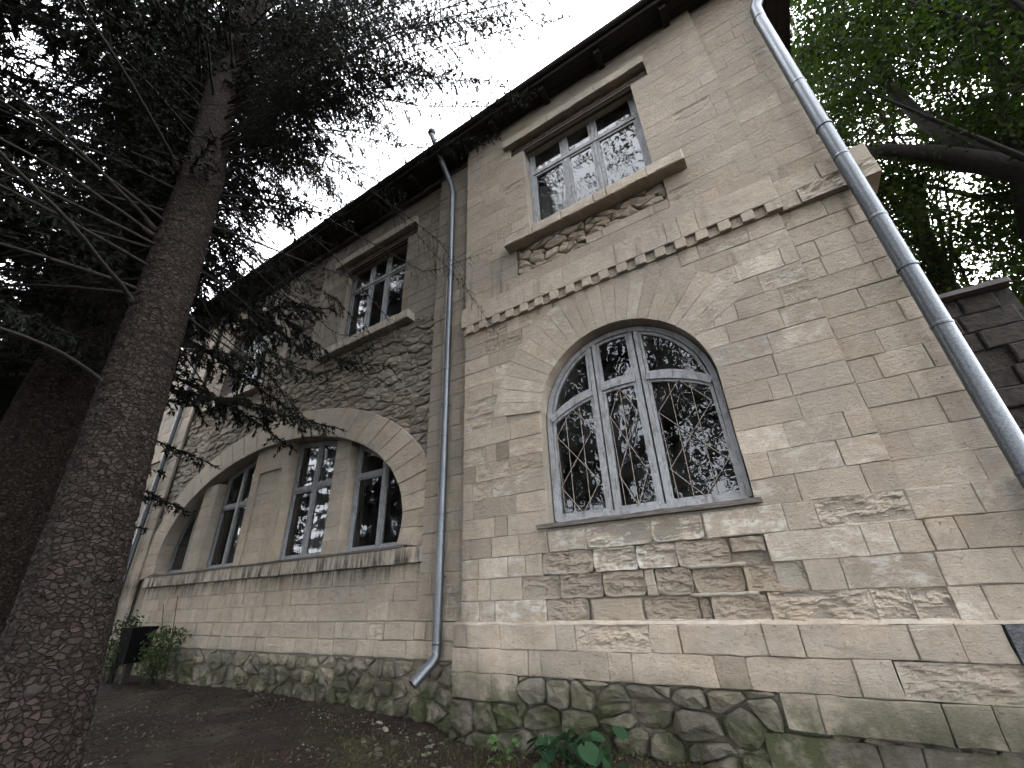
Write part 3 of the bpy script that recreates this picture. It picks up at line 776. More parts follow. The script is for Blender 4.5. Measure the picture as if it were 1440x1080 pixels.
# ---- arched bay window
def arched_window():
    yf = YB + .15; r = RO - .012; trans = lambda x: 1.735 + .295 * (1 - ((x - XC) / .93) ** 2) ** .8 if abs(x - XC) < .93 else 1.735
    zb = .66; m1, m2 = -1.385, -.885
    mb = MB(); rr = r - .03
    pts = [(XC - rr, zb)] + [(XC + rr * math.cos(q), ZC + rr * math.sin(q)) for q in np.linspace(math.pi, 0, 28)] + [(XC + rr, zb)]
    V, F = ribbon(pts, .056, yf, yf + .09); mb.add(V, F)
    for m in (m1, m2):
        for s in (-1, 1):
            V, F = ribbon([(m + s * .033, zb), (m + s * .033, arch_r(m + s * .033, rr - .03))], .046, yf + .006 - .004 * s, yf + .08); mb.add(V, F)
    for a, b in ((XC - rr + .03, m1 - .06), (m1 + .06, m2 - .06), (m2 + .06, XC + rr - .03)):
        V, F = ribbon([(x, trans(x)) for x in np.linspace(a, b, 10)], .075, yf - .008, yf + .075); mb.add(V, F)
    V, F = ribbon([(XC - rr, zb), (XC + rr, zb)], .065, yf - .004, yf + .094); mb.add(V, F)
    fr = mb.build('arched_window', 'paint', HOUSE)
    cols = ((XC - rr + .033, m1 - .06), (m1 + .06, m2 - .06), (m2 + .06, XC + rr - .033))
    for a, b in cols:
        xs = np.linspace(a, b, 9)
        lowp = [(a, zb + .03), (b, zb + .03)] + [(x, trans(x) - .036) for x in xs[::-1]]
        upp = [(x, trans(x) + .036) for x in xs] + [(x, max(arch_r(x, rr - .034), trans(x) + .037)) for x in xs[::-1]]
        # drop the pinched corner of the outer top lights
        upp = [p for k, p in enumerate(upp) if np.hypot(p[0] - upp[k - 1][0], p[1] - upp[k - 1][1]) > .012]
        for poly in (lowp, upp):
            P = np.array(poly); c = P.mean(0); d = c - P; L = np.linalg.norm(d, axis=1)[:, None]
            Q = P + d / L * .022
            V, F = ribbon(Q, .030, yf + .014, yf + .055, True); MB().add(V, F).build('sash', 'paint', fr)
            tx = random.uniform(-.006, .006); tz = random.uniform(-.006, .006)
            MB().add([(x, yf + .04 + tx * (x - c[0]) + tz * (z - c[1]), z) for x, z in P + d / L * .03], [tuple(range(len(P)))]).build('pane', 'glass', fr)
        # iron grille of verticals and diamonds in front of the lower light
        mg = MB(); wd = b - a; zt = trans((a + b) / 2) - .06; z0 = zb + .05
        def rod(p, q): V, F = tube([(p[0], yf + .008, p[1]), (q[0], yf + .008, q[1])], .0042, 5); mg.add(V, F)
        nv = 2 if wd > .45 else 1
        for k in range(nv):
            xk = a + wd * (k + 1) / (nv + 1); rod((xk, z0), (xk, min(zt, trans(xk) - .05)))
        hh = (zt - z0) / 2
        for k in range(2):
            za, zc = z0 + hh * k, z0 + hh * (k + 1); xm = a + wd / 2
            ins = .045
            rod((a + ins, (za + zc) / 2), (xm, zc)); rod((xm, zc), (b - ins, (za + zc) / 2)); rod((b - ins, (za + zc) / 2), (xm, za)); rod((xm, za), (a + ins, (za + zc) / 2))
            if k == 0: rod((a + ins, zc + hh * .5), (a + ins + .02, z0)); 
        mg.build('grille', 'rust', fr)
    s = MB(); V, F = block([(-2.16, .575), (-.10, .575), (-.10, .618), (-2.16, .618)], YB - .045, .2, .006, .004, .1, .004)
    s.add(V, F).build('sill_board', 'woodsill', HOUSE)
arched_window()

# ---- wide arch of the wing
NL = 31
def ell(a, b, q): return (EX + a * math.cos(q), EZ + b * math.sin(q))
qs = np.linspace(R_(-11), R_(191), NL + 1)
for k in range(NL):
    t0, t1 = qs[k] + .0012, qs[k + 1] - .0012
    poly = [ell(EA, EB, t0 + (t1 - t0) * j / 4) for j in range(5)][::-1] + [ell(OA, OB, t0 + (t1 - t0) * j / 4) for j in range(5)]
    V, F = block(poly[::-1], YW - .035 + random.uniform(-.004, .004), .50, .008, .002, .3)
    MB().add(V, F, tint(random.gauss(.58, .08), abs(random.gauss(.05, .05)))).build('voussoir', 'stone', WING)
# piers and windows inside the arch
YPI = YW + .06
def pier(x0, x1, panel=False):
    zt = lambda x: arch_l(x) + .06
    if panel:
        mb = MB()
        V, F = block([(x0, .6), (x1, .6)] + [(x, zt(x)) for x in np.linspace(x1, x0, 6)], YPI + .03, .3, .006, .002, .3); mb.add(V, F, (.55, .06, 0))
        p = mb.build('pier', 'stone', HOUSE)
        for V, F in (ribbon([(x0 + .10, .605), (x0 + .10, zt(x0 + .1) - .0)], .2, YPI, YPI + .06), ribbon([(x1 - .10, .605), (x1 - .10, zt(x1 - .1))], .2, YPI, YPI + .06),
                     ribbon([(x0 + .2, 2.50), (x1 - .2, 2.50)], .5, YPI + .001, YPI + .06)):
            MB().add(V, F, tint(.56, .06)).build('pier_border', 'stone', p)
        zs = np.linspace(.6, 2.25, 9)
        for a, b in zip(zs[:-1], zs[1:]):
            V, F = block(rect(x0 + .205, x1 - .205, a + .002, b - .002), YPI + .024, .03, .003, .001); MB().add(V, F, tint(random.gauss(.56, .07), .06)).build('pier_block', 'stone', p)
        return
    p = MB().add(*block([(x0 + .005, .6), (x1 - .005, .6), (x1 - .005, min(zt(x0), zt(x1))), (x0 + .005, min(zt(x0), zt(x1)))], YPI + .008, .3, .004, .001, .5), (.5, .1, 0)).build('pier', 'mortarl', HOUSE)
    zs = np.arange(.602, max(zt(x0), zt(x1)), .21)
    for a in zs:
        b = a + .206; ta, tb = min(b, zt(x0)), min(b, zt(x1))
        if min(ta, tb) < a + .02: continue
        V, F = block([(x0, a), (x1, a), (x1, tb), (x0, ta)], YPI, .32, .004, .001, .2); MB().add(V, F, tint(random.gauss(.56, .07), .08)).build('pier_block', 'stone', p)
pier(-10.38, -9.84); pier(-8.55, -7.41, True); pier(-6.07, -5.70)
def arch_light(x0, x1, mull, trl, trr):
    yf = YPI + .16; top = lambda x: arch_l(x, EA - .03, EB - .03); zb = .64
    mb = MB(); xs = np.linspace(x0 + .03, x1 - .03, 12)
    out_ = [(x0 + .03, zb), (x1 - .03, zb)] + [(x, max(top(x) - .02, zb + .03)) for x in xs[::-1]]
    V, F = ribbon(out_, .06, yf, yf + .08, True); mb.add(V, F)
    V, F = ribbon([(mull, zb + .03), (mull, top(mull) - .05)], .075, yf - .006, yf + .074); mb.add(V, F)
    fr = mb.build('arch_window', 'paint', HOUSE)
    for a, b, tr in ((x0 + .06, mull - .037, trl), (mull + .037, x1 - .06, trr)):
        segs = [(zb + .03, tr - .025), (tr + .025, None)] if tr else [(zb + .03, None)]
        if tr:
            V, F = ribbon([(a - .002, tr), (b + .002, tr)], .05, yf - .003, yf + .07); MB().add(V, F).build('transom', 'paint', fr)
        for c, d in segs:
            xs = np.linspace(a, b, 7)
            poly = [(a, c), (b, c)] + ([(b, d), (a, d)] if d else [(x, max(top(x) - .05, c + .012)) for x in xs[::-1]])
            P = np.array(poly); cc = P.mean(0); D = cc - P; L = np.linalg.norm(D, axis=1)[:, None] + 1e-6
            if P[:, 1].max() - c < .08: continue
            V, F = ribbon(P + D / L * .018, .03, yf + .012, yf + .05, True); MB().add(V, F).build('sash', 'paint', fr)
            MB().add([(x, yf + .035, z) for x, z in P + D / L * .022], [tuple(range(len(P)))]).build('pane', 'glass', fr)
MX = lambda u, v: px(u, v, YPI + .16)[0]
arch_light(-11.46, -10.39, MX(256, 802), None, None)
arch_light(-9.83, -8.56, MX(313, 794), 1.80, 1.80)
arch_light(-7.40, -6.08, MX(425, 779.5), 1.79, 1.80)
arch_light(-5.69, -4.34, MX(530.6, 768), 1.77, None)
# ledge below the arch, recessed panel, plinth and rubble foot
LG = MB().box((-11.66, YW - .05, .39), (-3.86, YW + .5, .555), (.5, .1, 0)).build('ledge', 'stone', HOUSE)
xs = widths(-11.7, -3.84, .5, .8)
for a, b in zip(xs[:-1], xs[1:]):
    V, F = block(rect(a + .002, b - .002, .385, .575), YW - .07 + random.uniform(-.004, .004), .2, .01, .004, .15, .003)
    MB().add(V, F, tint(random.gauss(.55, .08), .06, .1)).build('ledge_stone', 'stone', LG)
MB().add(*block([(-11.5, .577), (-4.25, .577), (-4.25, .605), (-11.5, .605)], YW - .085, .55, .006, .004, .2, .003)).build('ledge_cap', 'woodsill', LG)
courses(-11.66, -3.88, [-.25, -.04, .17, .384], YW + .02, WING, tfun=lambda x, z: (random.gauss(.56, .08), max(0, random.gauss(.1, .1)), 0), gap=.003, lo=.3, hi=.6)
# step between the recessed panel and the lesenes
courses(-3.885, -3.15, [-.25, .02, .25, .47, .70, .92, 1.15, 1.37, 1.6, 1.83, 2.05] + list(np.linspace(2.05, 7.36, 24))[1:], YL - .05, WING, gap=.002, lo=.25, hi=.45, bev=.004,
        tfun=lambda x, z: (random.gauss(.32 - .06 * max(0, z - 2), .08), max(0, random.gauss(.15, .1)), 0))  # tint drops with height, painting in the shade of the upper wing
courses(-14.2, -12.0, [-.25, .02, .25, .47, .70, .92, 1.15, 1.37, 1.6, 1.83, 2.05] + list(np.linspace(2.05, 7.36, 24))[1:], YL - .05, WING, gap=.004, lo=.3, hi=.6, rough=.3,
        tfun=lambda x, z: (random.gauss(.5, .1), max(0, random.gauss(.15, .12)), 0))
for a, b in ((-14.2, -13.5), (-13.5, -12.9), (-12.9, -12.35)): sblock(a + .003, b - .003, 3.30, 3.62, YL - .10, .15, par=WING)
PLW = MB().box((-14.2, YW - .04, -1.6), (-3.2, YW + .2, -.262), (.45, .2, 0)).build('wing_plinth', 'mortar', HOUSE)
courses(-14.2, -3.2, [-.62, -.44, -.255], YW - .09, PLW, tfun=lambda x, z: (random.gauss(.52, .08), max(0, random.gauss(.12, .1)), 0), gap=.004, lo=.25, hi=.5, bev=.007)
rubble(-14.2, -7.2, -1.5, -.625, .30, .2, YW - .07, PLW, .010, .03, jit=.36, tf=lambda c: (random.gauss(.55, .15), abs(random.gauss(.25, .15)), 0))
rubble(-7.2, -3.2, -1.5, -.625, .24, .19, YW - .085, PLW, .012, .05, jit=.42, tf=lambda c: (random.gauss(.5, .17), abs(random.gauss(.3, .2)), 0))
# spandrels and storey wall of the wing
def out_ring(x, z): return ((x - EX) / (OA - .12)) ** 2 + ((z - EZ) / (OB - .12)) ** 2 > 1 and (z > EZ or abs(x - EX) > OA - .12)
holesW = []
for cx, yw, zs, zh in WINS[1:]:
    holesW += [(cx - .9, cx + .9, zs + .16, 6.32), (cx - 1.15, cx + 1.15, 6.32, 6.55), (cx - 1.25, cx + 1.25, zs, zs + .16), (cx - 1.25, cx + 1.15, 6.55, 6.72)]
zW = [4.20, 4.36] + list(np.linspace(4.36, 6.32, 10))[1:] + [6.55, 6.72, 6.92, 7.12, 7.36]
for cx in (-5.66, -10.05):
    courses(cx - 1.75, cx + 1.77, zW, YW, WING, holesW, gap=.002, bev=.003, tfun=lambda x, z: (random.gauss(-.12, .08), max(0, random.gauss(.3, .1)), 0))  # upper wing tint darkened to imitate the shade of boughs and eaves
rubble(-12.0, -3.885, .6, 4.20, .34, .15, YW - .005, WING, .012, .022, keep=out_ring, jit=.40, mat='rubble', tf=lambda c: (random.gauss(.42, .18), abs(random.gauss(.55, .3)), 0), yj=.016)
rubble(-8.29, -7.42, 4.2, 7.30, .34, .14, YW - .01, WING, .009, .035, jit=.44, tf=lambda c: (random.gauss(-.05, .12), abs(random.gauss(.6, .25)), 0))  # same painted shade in the rubble between the upper windows
ASH.flush('stone_block', 'stone_coursing', 300)
RUB.flush('rubble_stone', 'rubble_fill', 300)

# ---- rooms behind the glass: floors, back wall and cross walls, and curtains
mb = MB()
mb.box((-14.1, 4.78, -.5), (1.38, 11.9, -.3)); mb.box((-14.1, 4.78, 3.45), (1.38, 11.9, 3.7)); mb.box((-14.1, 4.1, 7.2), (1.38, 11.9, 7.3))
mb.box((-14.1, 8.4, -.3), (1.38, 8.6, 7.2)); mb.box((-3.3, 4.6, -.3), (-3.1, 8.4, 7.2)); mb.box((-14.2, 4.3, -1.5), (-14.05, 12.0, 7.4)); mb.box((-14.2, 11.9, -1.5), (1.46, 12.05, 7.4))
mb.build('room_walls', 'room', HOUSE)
def curtain(x0, x1, z0, z1, y):
    V = []; n = int((x1 - x0) / .025)
    for i in range(n + 1):
        x = x0 + (x1 - x0) * i / n; yy = y + .03 * math.sin(i * .85) + .015 * nz(x * 7, 0, 1)
        V += [(x, yy, z0), (x, yy, z1)]
    MB().add(V, [(2 * i, 2 * i + 2, 2 * i + 3, 2 * i + 1) for i in range(n)]).build('curtain', 'curtain', HOUSE, True)
curtain(-10.2, -8.6, .5, 2.7, 4.85); curtain(-7.5, -6.7, .5, 2.7, 4.85); curtain(-2.1, -1.55, 4.5, 6.1, 4.5)

# ---- roof, eaves, gutter
ZE = 7.40; YE = 3.67; X0r, X1r = -14.75, 2.02
mb = MB(); yr, zr = 8.0, 10.2
mb.add([(X0r, YE - .03, ZE + .06), (X1r, YE - .03, ZE + .06), (-1.6, yr, zr), (-11, yr, zr), (X1r, 12.6, ZE + .06), (X0r, 12.6, ZE + .06),
        (X0r, YE - .03, ZE + .10), (X1r, YE - .03, ZE + .10), (-1.6, yr, zr + .05), (-11, yr, zr + .05), (X1r, 12.6, ZE + .10), (X0r, 12.6, ZE + .10)],
       [(0, 1, 2, 3), (1, 4, 2), (4, 5, 3, 2), (5, 0, 3), (6, 7, 8, 9), (7, 10, 8), (10, 11, 9, 8), (11, 6, 9), (0, 1, 7, 6), (1, 4, 10, 7)])
ROOF = mb.build('roof', 'roof', HOUSE)
for k in range(5):
    y0 = YE + .02 + k * .104
    MB().box((X0r + .02, y0, ZE - .035 + .003 * (k % 2)), (X1r - .02, y0 + .098, ZE - .012)).build('soffit_board', 'soffit', ROOF)
for k in range(4):
    x0 = 1.48 + k * .133
    MB().box((x0, 4.21, ZE - .034 + .003 * (k % 2)), (x0 + .127, 12.5, ZE - .012)).build('soffit_board', 'soffit', ROOF)
MB().box((X0r, YE - .012, ZE - .06), (X1r + .012, YE + .018, ZE + .055)).build('fascia', 'soffit', ROOF)
MB().box((X1r - .018, YE + .02, ZE - .06), (X1r + .012, 12.5, ZE + .055)).build('fascia', 'soffit', ROOF)
for k in range(17):
    x = -14.2 + k * .98 + random.uniform(-.04, .04)
    MB().box((x - .045, YE + .06, ZE - .135), (x + .045, 4.02 if x > -3.2 else 4.18, ZE - .037)).build('rafter_tail', 'soffit', ROOF)
mb = MB(); n = 8; gp = [(math.cos(q), math.sin(q)) for q in np.linspace(math.pi, 2 * math.pi, n)]
V = []
for x in np.linspace(X0r, X1r, 40):
    dz = .012 * nz(x * .6, 2, 3)
    for r in (.045, .041): V += [(x, YE - .06 + r * c, ZE + .055 + dz + r * s) for c, s in gp]
F = []
for i in range(39):
    for q in range(2):
        for j in range(n - 1): a = i * 2 * n + q * n + j; F.append((a, a + 1, a + 1 + 2 * n, a + 2 * n))
mb.add(V, F).build('gutter', 'gutter', ROOF)

# ---- downpipes
def downpipe(pts, r, collars, brackets, ywall, name='downpipe'):
    V, F = tube(pts, r, 20, caps=False); p = MB().add(V, F).build(name, 'zinc', HOUSE, True)
    V, F = tube(pts, r * .93, 16, caps=False); MB().add(V, F).build('pipe_bore', 'gutter', p, True)
    a = np.array(pts, float)
    for z in collars:
        i = np.argmin(abs(a[:, 2] - z)); q = a[min(i, len(a) - 1)]
        V, F = tube([(q[0], q[1], z - .016), (q[0], q[1], z - .012), (q[0], q[1], z + .012), (q[0], q[1], z + .016)], [r * 1.005, r * 1.05, r * 1.05, r * 1.005], 20); MB().add(V, F).build('collar', 'zinc', p, True)
    for z in brackets:
        i = np.argmin(abs(a[:, 2] - z)); q = a[i]
        mb = MB(); V, F = tube([(q[0], q[1], z - .012), (q[0], q[1], z + .012)], r * 1.14, 20); mb.add(V, F)
        mb.box((q[0] - .012, q[1] + r, z - .01), (q[0] + .012, ywall + .02, z + .01)); mb.build('bracket', 'zinc', p)
    return p
def zrun(x, y, z0, z1, k): return [(x, y, z0 + (z1 - z0) * i / k) for i in range(k + 1)]
XP = -3.50
top = px(607, 190, YE - .06); 
downpipe([tuple(top + np.array([0, 0, .02])), tuple(top + np.array([.01, .01, -.03])), tuple(top * .8 + np.array([XP, 4.03, 6.62]) * .2), tuple(top * .12 + np.array([XP, 4.03, 6.62]) * .88), (XP, 4.03, 6.52)] + zrun(XP, 4.03, 6.35, -.50, 26) +
         [(XP, 4.025, -.57), (XP - .02, 3.98, -.63), (XP - .07, 3.88, -.72), (XP - .10, 3.80, -.79)], .052, [5.2, 3.9, 2.9, 1.9, .9, -.45], [4.6, 2.35, .2], YL - .05)
V, F = tube([tuple(top + np.array([0, 0, q])) for q in (.0, .03, .08, .12, .135)], [.05, .075, .08, .07, .03], 16); MB().add(V, F).build('hopper', 'gutter', HOUSE, True)
XR, YR = 1.375, 3.90
tr_ = px(1068, 2, 3.86)
downpipe([(1.74, 3.64, 7.42), (1.73, 3.66, 7.1), (1.68, 3.72, 6.95), (1.46, 3.88, 6.48), (XR + .015, YR, 6.34)] + zrun(XR, YR, 6.05, -1.1, 28), .064, [6.12, 4.75, 3.55, 2.75, 1.65, .55], [4.0, 2.2, .1], YS)
XL = -12.5
downpipe([(XL, 3.55, 7.4), (XL, 3.75, 7.0), (XL, 4.0, 6.75)] + zrun(XL, 4.04, 6.55, -.75, 26) + [(XL - .02, 3.98, -.86), (XL - .05, 3.86, -.95)], .05, [5.2, 3.9, 2.6, 1.2, -.1], [4.4, 2.0], YL - .05)

# ================================================================== trees
def quads(C, D, L, W, up=None):
    """leaf-sized diamonds: base C, direction D, length L, width W"""
    n = len(C); D = D / (np.linalg.norm(D, axis=1)[:, None] + 1e-9)
    r = rng.normal(size=(n, 3)) if up is None else up + rng.normal(size=(n, 3)) * .45
    S = np.cross(D, r); S /= np.linalg.norm(S, axis=1)[:, None] + 1e-9
    Nn = np.cross(S, D); L = L[:, None]; W = W[:, None]
    V = np.empty((n, 4, 3)); V[:, 0] = C; V[:, 1] = C + D * L * .45 + S * W * .5 + Nn * W * .12; V[:, 2] = C + D * L; V[:, 3] = C + D * L * .45 - S * W * .5 + Nn * W * .12
    return V.reshape(-1, 3), np.arange(4 * n).reshape(-1, 4)

def slivers(C, D, L, W):
    """needles: one thin triangle each"""
    n = len(C); D = D / (np.linalg.norm(D, axis=1)[:, None] + 1e-9)
    S = np.cross(D, rng.normal(size=(n, 3))); S /= np.linalg.norm(S, axis=1)[:, None] + 1e-9
    V = np.empty((n, 3, 3)); V[:, 0] = C + S * W[:, None] * .55; V[:, 1] = C - S * W[:, None] * .55; V[:, 2] = C + D * L[:, None]
    return V.reshape(-1, 3), np.arange(3 * n).reshape(-1, 3)

def bark_trunk(name, pts, rad, parent, nu, nv, cell=.045, amp=.011, seed=1, flare=.0):
    """trunk with scaly bark plates as relief"""
    pts = np.asarray(pts, float); d = np.r_[0, np.cumsum(np.linalg.norm(np.diff(pts, axis=0), axis=1))]; L = d[-1]
    v = np.r_[np.linspace(0, min(8.5, L * .8), nv - 60), np.linspace(min(8.5, L * .8), L, 61)[1:]]; C = np.stack([np.interp(v, d, pts[:, k]) for k in range(3)], 1); Rr = np.interp(v, d, rad)
    Rr = Rr + flare * np.exp(-v / .35)
    u = np.arange(nu) / nu; g = np.random.default_rng(seed)
    per = max(8, int(2 * np.pi * np.mean(rad) / cell)); rows = int(L / (cell * .72)) + 3
    ju, jv, hh, ti = g.uniform(-.15, 1.15, (rows, per)), g.uniform(-.15, 1.15, (rows, per)), g.uniform(.35, 1, (rows, per)), g.normal(0, .6, (rows, per))
    U, Vv = np.meshgrid(u * per, v / (cell * .72))
    au = 2 * np.pi * u; wu = np.zeros((nv, nu)); wv = np.zeros((nv, nu)); vr = v / cell
    for q in range(9):
        f1, f2, p1, p2 = g.integers(1, 9), g.uniform(.05, .55), g.uniform(0, 6.28), g.uniform(0, 6.28)
        ph = np.sin(au[None, :] * f1 + p1 + vr[:, None] * f2) ; wu += .20 * ph; wv += .16 * np.sin(au[None, :] * g.integers(1, 8) + p2 - vr[:, None] * f2 * 1.3)
    U = np.mod(U + wu, per); Vv = np.clip(Vv + wv, 0, None)
    iu, iv = np.floor(U).astype(int) , np.floor(Vv).astype(int); F1 = np.full(U.shape, 9.); F2 = F1.copy(); H = np.zeros(U.shape); TI = H.copy(); DV = H.copy()
    for a in (-1, 0, 1):
        for b in (-1, 0, 1):
            cu, cv = (iu + a) % per, np.clip(iv + b, 0, rows - 1)
            du, dv = (iu + a + ju[cv, cu]) - U, (iv + b + jv[cv, cu]) - Vv; dd = np.hypot(du, dv * 1.15)
            m = dd < F1; F2 = np.where(m, F1, np.minimum(F2, dd)); H = np.where(m, hh[cv, cu], H); TI = np.where(m, ti[cv, cu], TI); DV = np.where(m, dv, DV); F1 = np.where(m, dd, F1)
    e = np.clip((F2 - F1) / .13, 0, 1); e = e * e * (3 - 2 * e)
    fn = g.normal(0, 1, (nv, nu)); fn = (fn + np.roll(fn, 1, 0) + np.roll(fn, 1, 1) + np.roll(fn, -1, 0)) / 4
    hgt = e * (.15 + .65 * H + np.clip(DV * .5 + .15 * TI * DV, -.4, .5)) + .13 * fn
    big = np.array([[nz(math.cos(2 * math.pi * uu) * 1.2 + seed, math.sin(2 * math.pi * uu) * 1.2, vv * .8) for uu in u[::4]] for vv in v[::8]])
    big = np.kron(big, np.ones((8, 4)))[:nv, :nu]
    rr = Rr[:, None] * (1 + .05 * big[:nv, :nu]) + amp * (hgt - .5)
    T = np.gradient(C, axis=0); T /= np.linalg.norm(T, axis=1)[:, None]
    A = np.cross(T, [0, 1., 0]); A /= np.linalg.norm(A, axis=1)[:, None]; B = np.cross(T, A)
    an = 2 * np.pi * u
    V = C[:, None] + rr[..., None] * (np.cos(an)[None, :, None] * A[:, None] + np.sin(an)[None, :, None] * B[:, None])
    i, j = np.meshgrid(np.arange(nv - 1), np.arange(nu), indexing='ij'); j2 = (j + 1) % nu
    F = np.stack([i * nu + j, i * nu + j2, (i + 1) * nu + j2, (i + 1) * nu + j], -1).reshape(-1, 4)
    return fastmesh(name, V.reshape(-1, 3), F, 'bark', parent, tint=np.clip(hgt, 0, 1).ravel(), smooth=True)

class Crown:
    def __init__(s): s.tv = []; s.tf = []; s.no = 0; s.C = []; s.D = []; s.L = []; s.W = []; s.S = []
    def twig(s, pts, r0, r1, n=4):
        if n == 3:
            rr = np.linspace(r0, r1, len(pts))
            for i in range(len(pts) - 1): s.S.append((*pts[i], *pts[i + 1], rr[i], rr[i + 1]))
            return
        V, F = tube(pts, np.linspace(r0, r1, len(pts)), n, caps=False); s.tv.append(V); s.tf.append(np.array(F) + s.no); s.no += len(V)
    def fine(s):
        A = np.array(s.S); n = len(A); d = A[:, 3:6] - A[:, :3]; d /= np.linalg.norm(d, axis=1)[:, None] + 1e-9
        u = np.cross(d, np.where(abs(d[:, 2:3]) < .9, [[0, 0, 1.]], [[1., 0, 0]])); u /= np.linalg.norm(u, axis=1)[:, None]; w_ = np.cross(d, u); V = np.empty((n, 4, 3))
        for k in range(3): V[:, k] = A[:, :3] + (math.cos(k * 2.0944) * u + math.sin(k * 2.0944) * w_) * A[:, 6:7]
        V[:, 3] = A[:, 3:6] + d * .004
        b = np.arange(n)[:, None] * 4; s.fv = V.reshape(-1, 3); s.ff = np.stack([np.concatenate([b + k, b + (k + 1) % 3, b + 3], 1) for k in range(3)], 1).reshape(-1, 3)
    def needles(s, pts, dens, L, W, spread=.45):
        pts = np.asarray(pts); seg = np.diff(pts, axis=0); ln = np.linalg.norm(seg, axis=1); n = max(1, int(ln.sum() * dens))
        k = rng.choice(len(seg), n, p=ln / ln.sum()); t = rng.random(n)[:, None]
        s.C.append(pts[k] + seg[k] * t); d = seg[k] / ln[k][:, None]; s.D.append(d * .8 + rng.normal(size=(n, 3)) * spread)
        s.L.append(L * rng.uniform(.6, 1.2, n)); s.W.append(W * rng.uniform(.7, 1.2, n))
    def leaves(s, c, rad, n, L, W):
        p = rng.normal(size=(n, 3)); p *= (rng.random(n) ** .4 / (np.linalg.norm(p, axis=1) + 1e-9))[:, None] * rad
        s.C.append(np.asarray(c) + p); s.D.append(rng.normal(size=(n, 3)) + np.array([0, 0, -.5])); s.L.append(L * rng.uniform(.6, 1.25, n)); s.W.append(W * rng.uniform(.7, 1.2, n))
    def build(s, parent, mat, twigmat, up=None):
        if s.S: s.fine(); fastmesh('twigs', s.fv, s.ff, twigmat, parent, kind='stuff')
        if s.tv: fastmesh('branches', np.vstack(s.tv), np.vstack(s.tf), twigmat, parent, smooth=True, kind='stuff')
        C = np.vstack(s.C); V, F = (slivers if mat == 'needle' else quads)(C, np.vstack(s.D), np.concatenate(s.L), np.concatenate(s.W))
        h = np.array([.5 + .5 * nz(c[0] * 1.1, c[1] * 1.1, c[2] * 1.1) for c in C[::1]]) if len(C) < 60000 else np.repeat(rng.random(len(C) // 20 + 1), 20)[:len(C)]
        h = np.clip(h * .6 + rng.random(len(C)) * .4, 0, 1)
        fastmesh('crown', V, F, mat, parent, tint=np.repeat(h, F.shape[1]))

def spruce_limb(cr, S, az, Ln, pitch, droop, r0, dens, nl=.05, nw=.013, tw=1.0, bare=.25, hang=1.0, pts=None, tgap=.09):
    """one bough: axis, side twigs, hanging twigs, needles"""
    if pts is None:
        m = 9; s = np.linspace(0, Ln, m); a = az + np.cumsum(rng.normal(0, .05, m)); st = Ln / (m - 1)
        P = [np.array(S, float)]
        for i in range(1, m):
            sl = pitch - 2 * droop * (i / m) + .5 * droop * (i / m) ** 3 * 2
            P.append(P[-1] + st * np.array([math.cos(a[i]), math.sin(a[i]), sl]))
        P = np.array(P)
    else: P = np.asarray(pts, float); Ln = np.linalg.norm(np.diff(P, axis=0), axis=1).sum()
    cr.twig(P, r0, r0 * .15, 6)
    d = np.r_[0, np.cumsum(np.linalg.norm(np.diff(P, axis=0), axis=1))]
    if dens: cr.needles(P[len(P) // 2:], dens, nl, nw)
    t = Ln * bare * .5
    while t < Ln:
        t += tgap * rng.uniform(.6, 1.5)
        c = np.array([np.interp(t, d, P[:, k]) for k in range(3)]); i = min(len(P) - 2, np.searchsorted(d, t) - 1); ax = P[i + 1] - P[i]; ax /= np.linalg.norm(ax)
        side = np.cross(ax, [0, 0, 1.]); side /= np.linalg.norm(side) + 1e-9
        f = t / Ln; l = tw * (.12 + .62 * (1 - f) * min(1, f * 3 + .25)) * rng.uniform(.5, 1.15)
        for sg in (-1, 1):
            if rng.random() < .12: continue
            dr = ax * rng.uniform(.35, .8) + sg * side * rng.uniform(.6, 1.0) + np.array([0, 0, rng.uniform(-.35, .05) * hang])
            dr /= np.linalg.norm(dr); q = [c, c + dr * l * .5, c + dr * l + np.array([0, 0, -.18 * l * hang])]
            cr.twig(q, .0045, .0015, 3)
            live = dens and f > bare
            if live: cr.needles(q, dens, nl, nw)
            for k in range(int(l / .11)):
                c2 = c + dr * l * rng.uniform(.2, 1); d2 = dr * .5 + rng.normal(size=3) * .35 + np.array([0, 0, -.7 * hang]); d2 /= np.linalg.norm(d2); l2 = rng.uniform(.06, .2) * tw
                q2 = [c2, c2 + d2 * l2]; cr.twig(q2, .0025, .001, 3)
                if live: cr.needles(q2, dens, nl, nw)

GR = 'spruces beside the house'
# --- nearest spruce
axp = [px(u, v, 1.0) for u, v in ((70, 935), (92, 862), (185, 560), (285, 250), (338, 0))]
base = axp[0] + (axp[0] - axp[2]) / (axp[2][2] - axp[0][2]) * (axp[0][2] + 1.75); topv = axp[-1] + (axp[-1] - axp[-2]) * .9
path = [base] + axp + [topv, topv + np.array([.3, -.1, 9.])]
SP1 = empty('spruce_tree', tuple((base[0], base[1], ground_z(base[0], base[1]))), 'thick spruce trunk with scaly bark standing closest to the wide arch windows', 'tree')
bark_trunk('trunk', path, [.27, .222, .222, .216, .208, .205, .17, .05], SP1, 160, 680, .075, .014, 3, .015)
def on_trunk(z, P=path):
    P = np.array(P); return np.array([np.interp(z, P[:, 2], P[:, k]) for k in range(3)])
FINE = np.stack([np.interp(np.linspace(path[0][2], 8, 500), [p[2] for p in path], [p[k] for p in path]) for k in range(3)], 1); FPX = proj(FINE)
